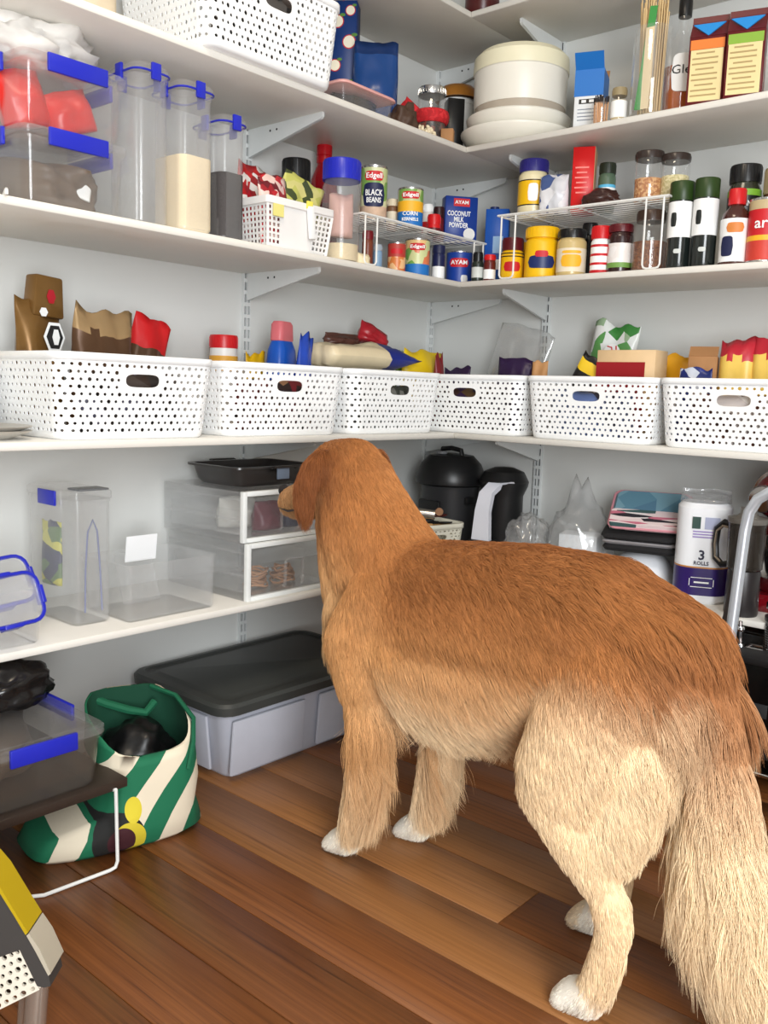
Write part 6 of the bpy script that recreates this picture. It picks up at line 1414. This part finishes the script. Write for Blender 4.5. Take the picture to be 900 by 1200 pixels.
for s in (1, -1):
    chain('ear', [(0.635, s*0.068, 0.792, 0.016, 0.6), (0.640, s*0.088, 0.765, 0.027, 0.45), (0.646, s*0.098, 0.733, 0.033, 0.4), (0.650, s*0.100, 0.700, 0.031, 0.4), (0.652, s*0.097, 0.672, 0.020, 0.45)], (-0.3, 0.0, -1), 0.024, C((136, 80, 42)))
    # forelegs
    df = 0.0 if s > 0 else -0.045; la = 0.083 if s > 0 else 0.068
    chain('shoulder', [(0.455, s*0.062, 0.53, 0.066, 1.0), (0.485, s*0.082, 0.45, 0.070, 0.9), (0.465+df*0.5, s*la, 0.375, 0.060, 0.9)], (-0.35, 0, -1), 0.020, HONEY*0.6+GOLD_*0.4, HONEY)
    chain('foreleg', [(0.455+df*0.7, s*la, 0.325, 0.050, 0.9), (0.455+df, s*la, 0.245, 0.040, 0.9), (0.470+df, s*la, 0.165, 0.033, 0.95), (0.483+df, s*la, 0.105, 0.030, 1.0), (0.492+df, s*la, 0.06, 0.029, 1.0)], (-0.3, 0, -1), 0.013, HONEY, PALE)
    chain('paw', [(0.503+df, s*la, 0.036, 0.031, 1.05), (0.525+df, s*la, 0.027, 0.027, 1.25)], (0.5, 0, -0.8), 0.009, PAWC)
    for k in (-1.5, -0.5, 0.5, 1.5):
        chain('paw', [(0.525+df, s*la+k*0.013, 0.024, 0.016, 1), (0.552+df-abs(k)*0.006, s*la+k*0.0150, 0.017, 0.0145, 1)], (0.7, 0, -0.6), 0.008, PAWC)
    # hind legs
    dh = 0.0 if s > 0 else 0.115; lh = 0.088 if s > 0 else 0.098
    chain('thigh', [(-0.075, s*0.068, 0.50, 0.088, 0.8), (-0.045+dh*0.2, s*0.078, 0.43, 0.098, 0.70), (-0.02+dh*0.3, s*0.088, 0.365, 0.086, 0.68)], (-0.45, 0, -0.9), 0.019, GOLD_, HONEY)
    chain('thigh_low', [(0.0+dh*0.4, s*0.094, 0.335, 0.062, 0.72), (-0.045+dh*0.7, s*0.094, 0.28, 0.050, 0.72), (-0.088+dh*0.9, s*lh, 0.23, 0.037, 0.8)], (-0.4, 0, -0.9), 0.015, CREAM, PALE)
    chain('breech', [(-0.12, s*0.062, 0.42, 0.066, 0.8), (-0.115+dh*0.3, s*0.072, 0.355, 0.055, 0.75), (-0.10+dh*0.6, s*0.08, 0.29, 0.044, 0.75)], (-0.6, 0, -1), 0.036, PALE)
    chain('hock', [(-0.112+dh, s*lh, 0.195, 0.032, 0.9), (-0.122+dh, s*lh, 0.165, 0.029, 0.9), (-0.112+dh, s*lh, 0.115, 0.027, 0.95), (-0.098+dh, s*lh, 0.065, 0.027, 1.0)], (-0.25, 0, -1), 0.012, C((222, 172, 112)), CREAM)
    chain('paw', [(-0.085+dh, s*lh, 0.034, 0.030, 1.05), (-0.060+dh, s*lh, 0.027, 0.027, 1.2)], (0.5, 0, -0.8), 0.010, PAWC)
    for k in (-1.5, -0.5, 0.5, 1.5):
        chain('paw', [(-0.062+dh, s*lh+k*0.0125, 0.024, 0.016, 1), (-0.034+dh-abs(k)*0.006, s*lh+k*0.0145, 0.017, 0.0145, 1)], (0.7, 0, -0.6), 0.009, PAWC)
chain('tail', [(-0.160, 0, 0.53, 0.054, 0.9), (-0.195, 0.01, 0.475, 0.048, 0.9), (-0.215, 0.02, 0.41, 0.044, 0.9), (-0.228, 0.025, 0.34, 0.042, 0.9), (-0.245, 0.025, 0.27, 0.040, 0.9), (-0.275, 0.02, 0.20, 0.036, 0.9), (-0.32, 0.01, 0.135, 0.028, 0.9), (-0.37, 0.0, 0.095, 0.018, 0.9), (-0.42, 0, 0.075, 0.012, 0.9)], (-0.3, 0, -1), 0.085, C((166, 106, 58)), PALE)
# grow the surface
SAMP = []; VV = []; FF = []
_su, _sv = 14, 8
_sph = np.array([(0, 0, 1)]+[(math.sin(PI*j/_sv)*math.cos(2*PI*i/_su), math.sin(PI*j/_sv)*math.sin(2*PI*i/_su), math.cos(PI*j/_sv)) for j in range(1, _sv) for i in range(_su)]+[(0, 0, -1)])
_sf = [(0, 1+i, 1+(i+1) % _su) for i in range(_su)]+[(1+j*_su+i, 1+(j+1)*_su+i, 1+(j+1)*_su+(i+1) % _su, 1+j*_su+(i+1) % _su) for j in range(_sv-2) for i in range(_su)]+[(1+(_sv-2)*_su+(i+1) % _su, 1+(_sv-2)*_su+i, len(_sph)-1) for i in range(_su)]
_sf = [q if len(q) == 4 else q for q in _sf]
for tg, pts, fl, ln, c0, c1 in CH:
    n = len(pts); tot = [0.0]
    for a, b in zip(pts[:-1], pts[1:]): tot.append(tot[-1]+(Vector(b[:3])-Vector(a[:3])).length)
    for i in range(n-1):
        a, b = pts[i], pts[i+1]; L_ = tot[i+1]-tot[i]; st = max(1, int(L_/(0.3*min(a[3], b[3]))))
        for k in range(st+(1 if i == n-2 else 0)):
            t_ = k/st; q = [a[j]+(b[j]-a[j])*t_ for j in range(5)]; w = (tot[i]+L_*t_)/max(tot[-1], 1e-6)
            o_ = len(VV)*len(_sph); VV.append(_sph*np.array((q[3], q[3]*q[4], q[3]))+np.array(q[:3])); FF += [tuple(i_+o_ for i_ in f_) for f_ in _sf]
            f2 = fl
            if tg == 'tail':
                f2 = (Vector(b[:3])-Vector(a[:3])).normalized()
            SAMP.append((q[0], q[1], q[2], q[3], tg, f2, ln, c0*(1-w)+c1*w))
me0 = bpy.data.meshes.new('dog_blocks'); me0.from_pydata(np.vstack(VV).tolist(), [], FF)
tmp = bpy.data.objects.new('dog_blocks', me0); COL.objects.link(tmp)
md = tmp.modifiers.new('r', 'REMESH'); md.mode = 'VOXEL'; md.voxel_size = 0.0072
md = tmp.modifiers.new('s', 'SMOOTH'); md.factor = 0.5; md.iterations = 15
bpy.context.view_layer.update()
dme = bpy.data.meshes.new_from_object(tmp.evaluated_get(bpy.context.evaluated_depsgraph_get()))
bpy.data.objects.remove(tmp); bpy.data.meshes.remove(me0); dme.name = 'dog'
nv = len(dme.vertices); co = np.empty(nv*3); dme.vertices.foreach_get('co', co); co = co.reshape(-1, 3)
co[:, 2] -= co[:, 2].min()
dme.vertices.foreach_set('co', co.ravel()); dme.update()
dme.polygons.foreach_set('use_smooth', [True]*len(dme.polygons))
KD = kdtree.KDTree(len(SAMP))
for i, s in enumerate(SAMP): KD.insert(s[:3], i)
KD.balance()
S_r = np.array([s[3] for s in SAMP]); S_l = np.array([s[6] for s in SAMP]); S_c = np.array([s[7] for s in SAMP]); S_f = np.array([tuple(s[5]) for s in SAMP]); S_p = np.array([s[:3] for s in SAMP])
S_t = [s[4] for s in SAMP]
def fields(P):
    n = len(P); fl = np.zeros((n, 3)); ln = np.zeros(n); cl = np.zeros((n, 3)); tg = []
    for i in range(n):
        hit = KD.find_n(P[i], 16); ws = []; ids = []
        for c, k, d in hit: ids.append(k); ws.append(1/(0.016+max(0.0, d-S_r[k]*0.9))**2)
        w = np.array(ws); w /= w.sum(); fl[i] = w@S_f[ids]; ln[i] = w@S_l[ids]; cl[i] = w@S_c[ids]; tg.append(S_t[ids[int(np.argmax(w))]])
    return fl, ln, cl, np.array(tg)
def coat_tint(P, cl, tg):
    """darker gold along the top line, paler to belly and haunches"""
    x, y, z = P[:, 0], P[:, 1], P[:, 2]
    top = np.clip((z-0.52)/0.10, 0, 1)*(x < 0.50)*(x > -0.2)
    cl = cl*(1-0.55*top[:, None])+GOLD_*0.55*top[:, None]
    spine = np.exp(-(y/0.035)**2)*np.clip((z-0.60)/0.04, 0, 1)*(x < 0.35)
    cl = cl*(1-0.6*spine[:, None])+RUST*0.6*spine[:, None]
    hq = np.clip((0.545-0.35*np.clip(x+0.05, 0, 0.2)-z)/0.10, 0, 1)*np.clip((0.16-x)/0.14, 0, 1)*(tg != 'tail')*np.clip((np.abs(y)-0.02)/0.03, 0, 1)
    hq = hq*(z > 0.055)
    cl = cl*(1-0.85*hq[:, None])+PALE*0.85*hq[:, None]
    tl = (tg == 'tail')*np.clip((0.46-z)/0.07, 0, 1)
    cl = cl*(1-tl[:, None])+PALE*0.97*tl[:, None]
    low = np.clip((0.42-z)/0.10, 0, 1)*(x > 0.05)*(x < 0.4)
    cl = cl*(1-0.7*low[:, None])+PALE*0.7*low[:, None]
    return cl
# body colour on the mesh
fl, ln, cl, tg = fields(co); cl = coat_tint(co, cl, tg)
att = dme.color_attributes.new('coat', 'FLOAT_COLOR', 'POINT')
att.data.foreach_set('color', np.hstack([cl*0.8, np.ones((nv, 1))]).astype(np.float32).ravel())
def coat_mat(name, rough):
    m = bpy.data.materials.new(name); m.use_nodes = True; nt = m.node_tree; b = nt.nodes['Principled BSDF']
    a = nt.nodes.new('ShaderNodeAttribute'); a.attribute_name = 'coat'
    nt.links.new(a.outputs['Color'], b.inputs['Base Color']); b.inputs['Roughness'].default_value = rough; b.inputs['Specular IOR Level'].default_value = 0.25
    return m
dog = link('dog', dme, coat_mat('dog_skin', 0.8), None, (DOGX, DOGY, 0), (0, 0, DOGR), sharp=False)
tag(dog, 'golden retriever standing on the timber floor, looking into the shelves', 'dog')
G().lathe([(0.0001, -0.012), (0.012, -0.010), (0.017, 0), (0.013, 0.010), (0.0001, 0.013)], 14, M=T(0.860, 0, 0.690) @ RY(PI/2) @ Matrix.Diagonal((0.9, 1.1, 1, 1))).obj('nose', mat('dog_nose', (30, 24, 24), 0.35), dog)
for s in (-1, 1):
    G().lathe([(0.0001, -0.009), (0.007, -0.006), (0.009, 0), (0.007, 0.006), (0.0001, 0.009)], 12, M=T(0.728, s*0.040, 0.755)).obj('eye', mat('dog_eye', (30, 16, 10), 0.1), dog)
G().tube([(0.86, 0.0, 0.658), (0.835, 0.032, 0.656), (0.79, 0.0425, 0.655), (0.745, 0.046, 0.664)], 0.0022, 6).obj('mouth_line', mat('dog_lip', (40, 28, 26), 0.5), dog)
# coat: strands grown from the skin along the lie of the fur
def grow(N, seed=1):
    rs = np.random.RandomState(seed)
    dme.calc_loop_triangles(); nt_ = len(dme.loop_triangles); tri = np.empty(nt_*3, dtype=np.int64); dme.loop_triangles.foreach_get('vertices', tri); tri = tri.reshape(-1, 3)
    vn = np.empty(nv*3); dme.vertices.foreach_get('normal', vn); vn = vn.reshape(-1, 3)
    A, B, Cc = co[tri[:, 0]], co[tri[:, 1]], co[tri[:, 2]]
    area_ = np.linalg.norm(np.cross(B-A, Cc-A), axis=1)
    ti = rs.choice(nt_, N, p=area_/area_.sum()); r1 = np.sqrt(rs.rand(N)); r2 = rs.rand(N)
    wa, wb, wc = (1-r1)[:, None], (r1*(1-r2))[:, None], (r1*r2)[:, None]
    P = A[ti]*wa+B[ti]*wb+Cc[ti]*wc; Nn = vn[tri[ti, 0]]*wa+vn[tri[ti, 1]]*wb+vn[tri[ti, 2]]*wc; Nn /= np.linalg.norm(Nn, axis=1)[:, None]
    # guides carry the fields, strands take those of their guide: cheap and gives tufts
    K = 42000; gi = rs.choice(N, K, replace=False); GP_ = P[gi]
    gf, gl, gc, gt = fields(GP_); gc = coat_tint(GP_, gc, gt)
    kd = kdtree.KDTree(K)
    for i in range(K): kd.insert(GP_[i], i)
    kd.balance()
    near = np.array([kd.find(p)[1] for p in P])
    F = gf[near]; Ln = gl[near].copy(); Cl = gc[near].copy(); Tg = gt[near]
    x, y, z = P.T
    # regional length: feathers behind forelegs, chest ruff, breeches, tail plume
    fore = (Tg == 'foreleg') & (Nn[:, 0] < 0.0) & (z > 0.06); Ln[fore] = 0.082*np.clip((z[fore]-0.03)/0.12, 0.35, 1.0)
    tl = Tg == 'tail'; Ln[tl] = 0.032+0.080*np.clip((0.50-z[tl])/0.14, 0, 1)
    bl = (Tg == 'belly') & (Nn[:, 2] < -0.2); Ln[bl] = 0.055
    hk = (Tg == 'hock') & (Nn[:, 0] < -0.3) & (z < 0.13); Ln[hk] = 0.022
    hip = (Tg == 'thigh') & (Nn[:, 0] < -0.3); Ln[hip] *= 1.3
    top = (Nn[:, 2] > 0.5) & ((Tg == 'back') | (Tg == 'rump')); Ln[top] *= 1.0+0.35*np.clip((0.40-x[top])/0.2, 0, 1)
    def wob(Q, s, a): return np.stack([np.sin(Q[:, 0]*s+Q[:, 1]*s*0.7+a)+np.sin(Q[:, 2]*s*1.6+a*2), np.sin(Q[:, 1]*s*1.3+Q[:, 2]*s*0.8+a*3)+np.sin(Q[:, 0]*s*1.7+a), np.sin(Q[:, 2]*s*1.1-Q[:, 0]*s*0.9+a*5)+np.sin(Q[:, 1]*s*1.9+a*4)], 1)*0.5
    # side hairs on the body part away from the spine
    F = F+(0.20*wob(P, 24, 1.0)+0.18*wob(P, 70, 2.0))*np.where((Tg == 'thigh') | (Tg == 'thigh_low') | (Tg == 'breech'), 0.45, 1.0)[:, None]
    gj = rs.randn(K, 3)*0.13; F = F+gj[near]+rs.randn(N, 3)*0.07
    F = F-Nn*np.sum(F*Nn, 1)[:, None]; F /= np.maximum(np.linalg.norm(F, axis=1)[:, None], 1e-4)
    Ln = Ln*(0.75+0.5*rs.rand(N))*(0.85+0.3*rs.rand(K)[near])
    lift = np.where(Ln > 0.03, 0.30, 0.38)+rs.rand(N)*0.16
    lift = np.where((Tg == 'tail') & (P[:, 2] < 0.45), 0.62, lift)
    lift = np.where((Tg == 'back') & (Nn[:, 2] > 0.4), 0.36+0.26*np.clip((0.36-P[:, 0])/0.22, 0, 1), lift)
    M_ = 6; T_ = np.linspace(0, 1, M_)
    pts = np.zeros((N, M_, 3)); ph = rs.rand(N)*6.28; gph = rs.rand(K)[near]*6.28
    side = np.cross(F, Nn)
    for k, t_ in enumerate(T_):
        up = lift*(t_-0.62*t_*t_); al = t_*(0.93)
        wv = 0.055*np.sin(gph+t_*7.0)*t_*Ln*(Ln > 0.02)
        pts[:, k] = P-Nn*0.0012+F*(Ln*al)[:, None]+Nn*(Ln*up)[:, None]+side*(wv)[:, None]
        pts[:, k, 2] -= 0.28*Ln*t_**2
    # clump the tips towards the guide strand of each tuft
    tipg = np.zeros((K, M_, 3)); cnt = np.zeros(K)
    for k in range(M_): np.add.at(tipg[:, k], near, pts[:, k])
    np.add.at(cnt, near, 1); tipg /= np.maximum(cnt, 1)[:, None, None]
    cw = np.where(Ln > 0.035, 0.55, 0.38)
    for k, t_ in enumerate(T_):
        q = (cw*t_**1.3)[:, None]; pts[:, k] = pts[:, k]*(1-q)+tipg[near, k]*q
    pts[:, :, 2] = np.maximum(pts[:, :, 2], 0.0015)
    var = (0.86+0.28*rs.rand(N))*(0.88+0.24*rs.rand(K)[near]); Cl = Cl*var[:, None]
    return pts, np.clip(Cl, 0, 1), Ln
HN = 300000
pts, hc, hl = grow(HN)
hc_d = bpy.data.hair_curves.new('fur'); hc_d.add_curves([pts.shape[1]]*HN)
hc_d.position_data.foreach_set('vector', pts.astype(np.float32).ravel())
ra = hc_d.attributes.get('radius') or hc_d.attributes.new('radius', 'FLOAT', 'POINT')
prof = np.array([0.00034, 0.00034, 0.00032, 0.00026, 0.00018, 0.00006])
ra.data.foreach_set('value', np.tile(prof, HN).astype(np.float32))
ca = hc_d.attributes.new('coat', 'FLOAT_COLOR', 'CURVE')
ca.data.foreach_set('color', np.hstack([hc, np.ones((HN, 1))]).astype(np.float32).ravel())
hc_d.materials.append(coat_mat('dog_fur', 0.55))
fur = bpy.data.objects.new('fur', hc_d); COL.objects.link(fur); fur.parent = dog; fur['kind'] = 'stuff'
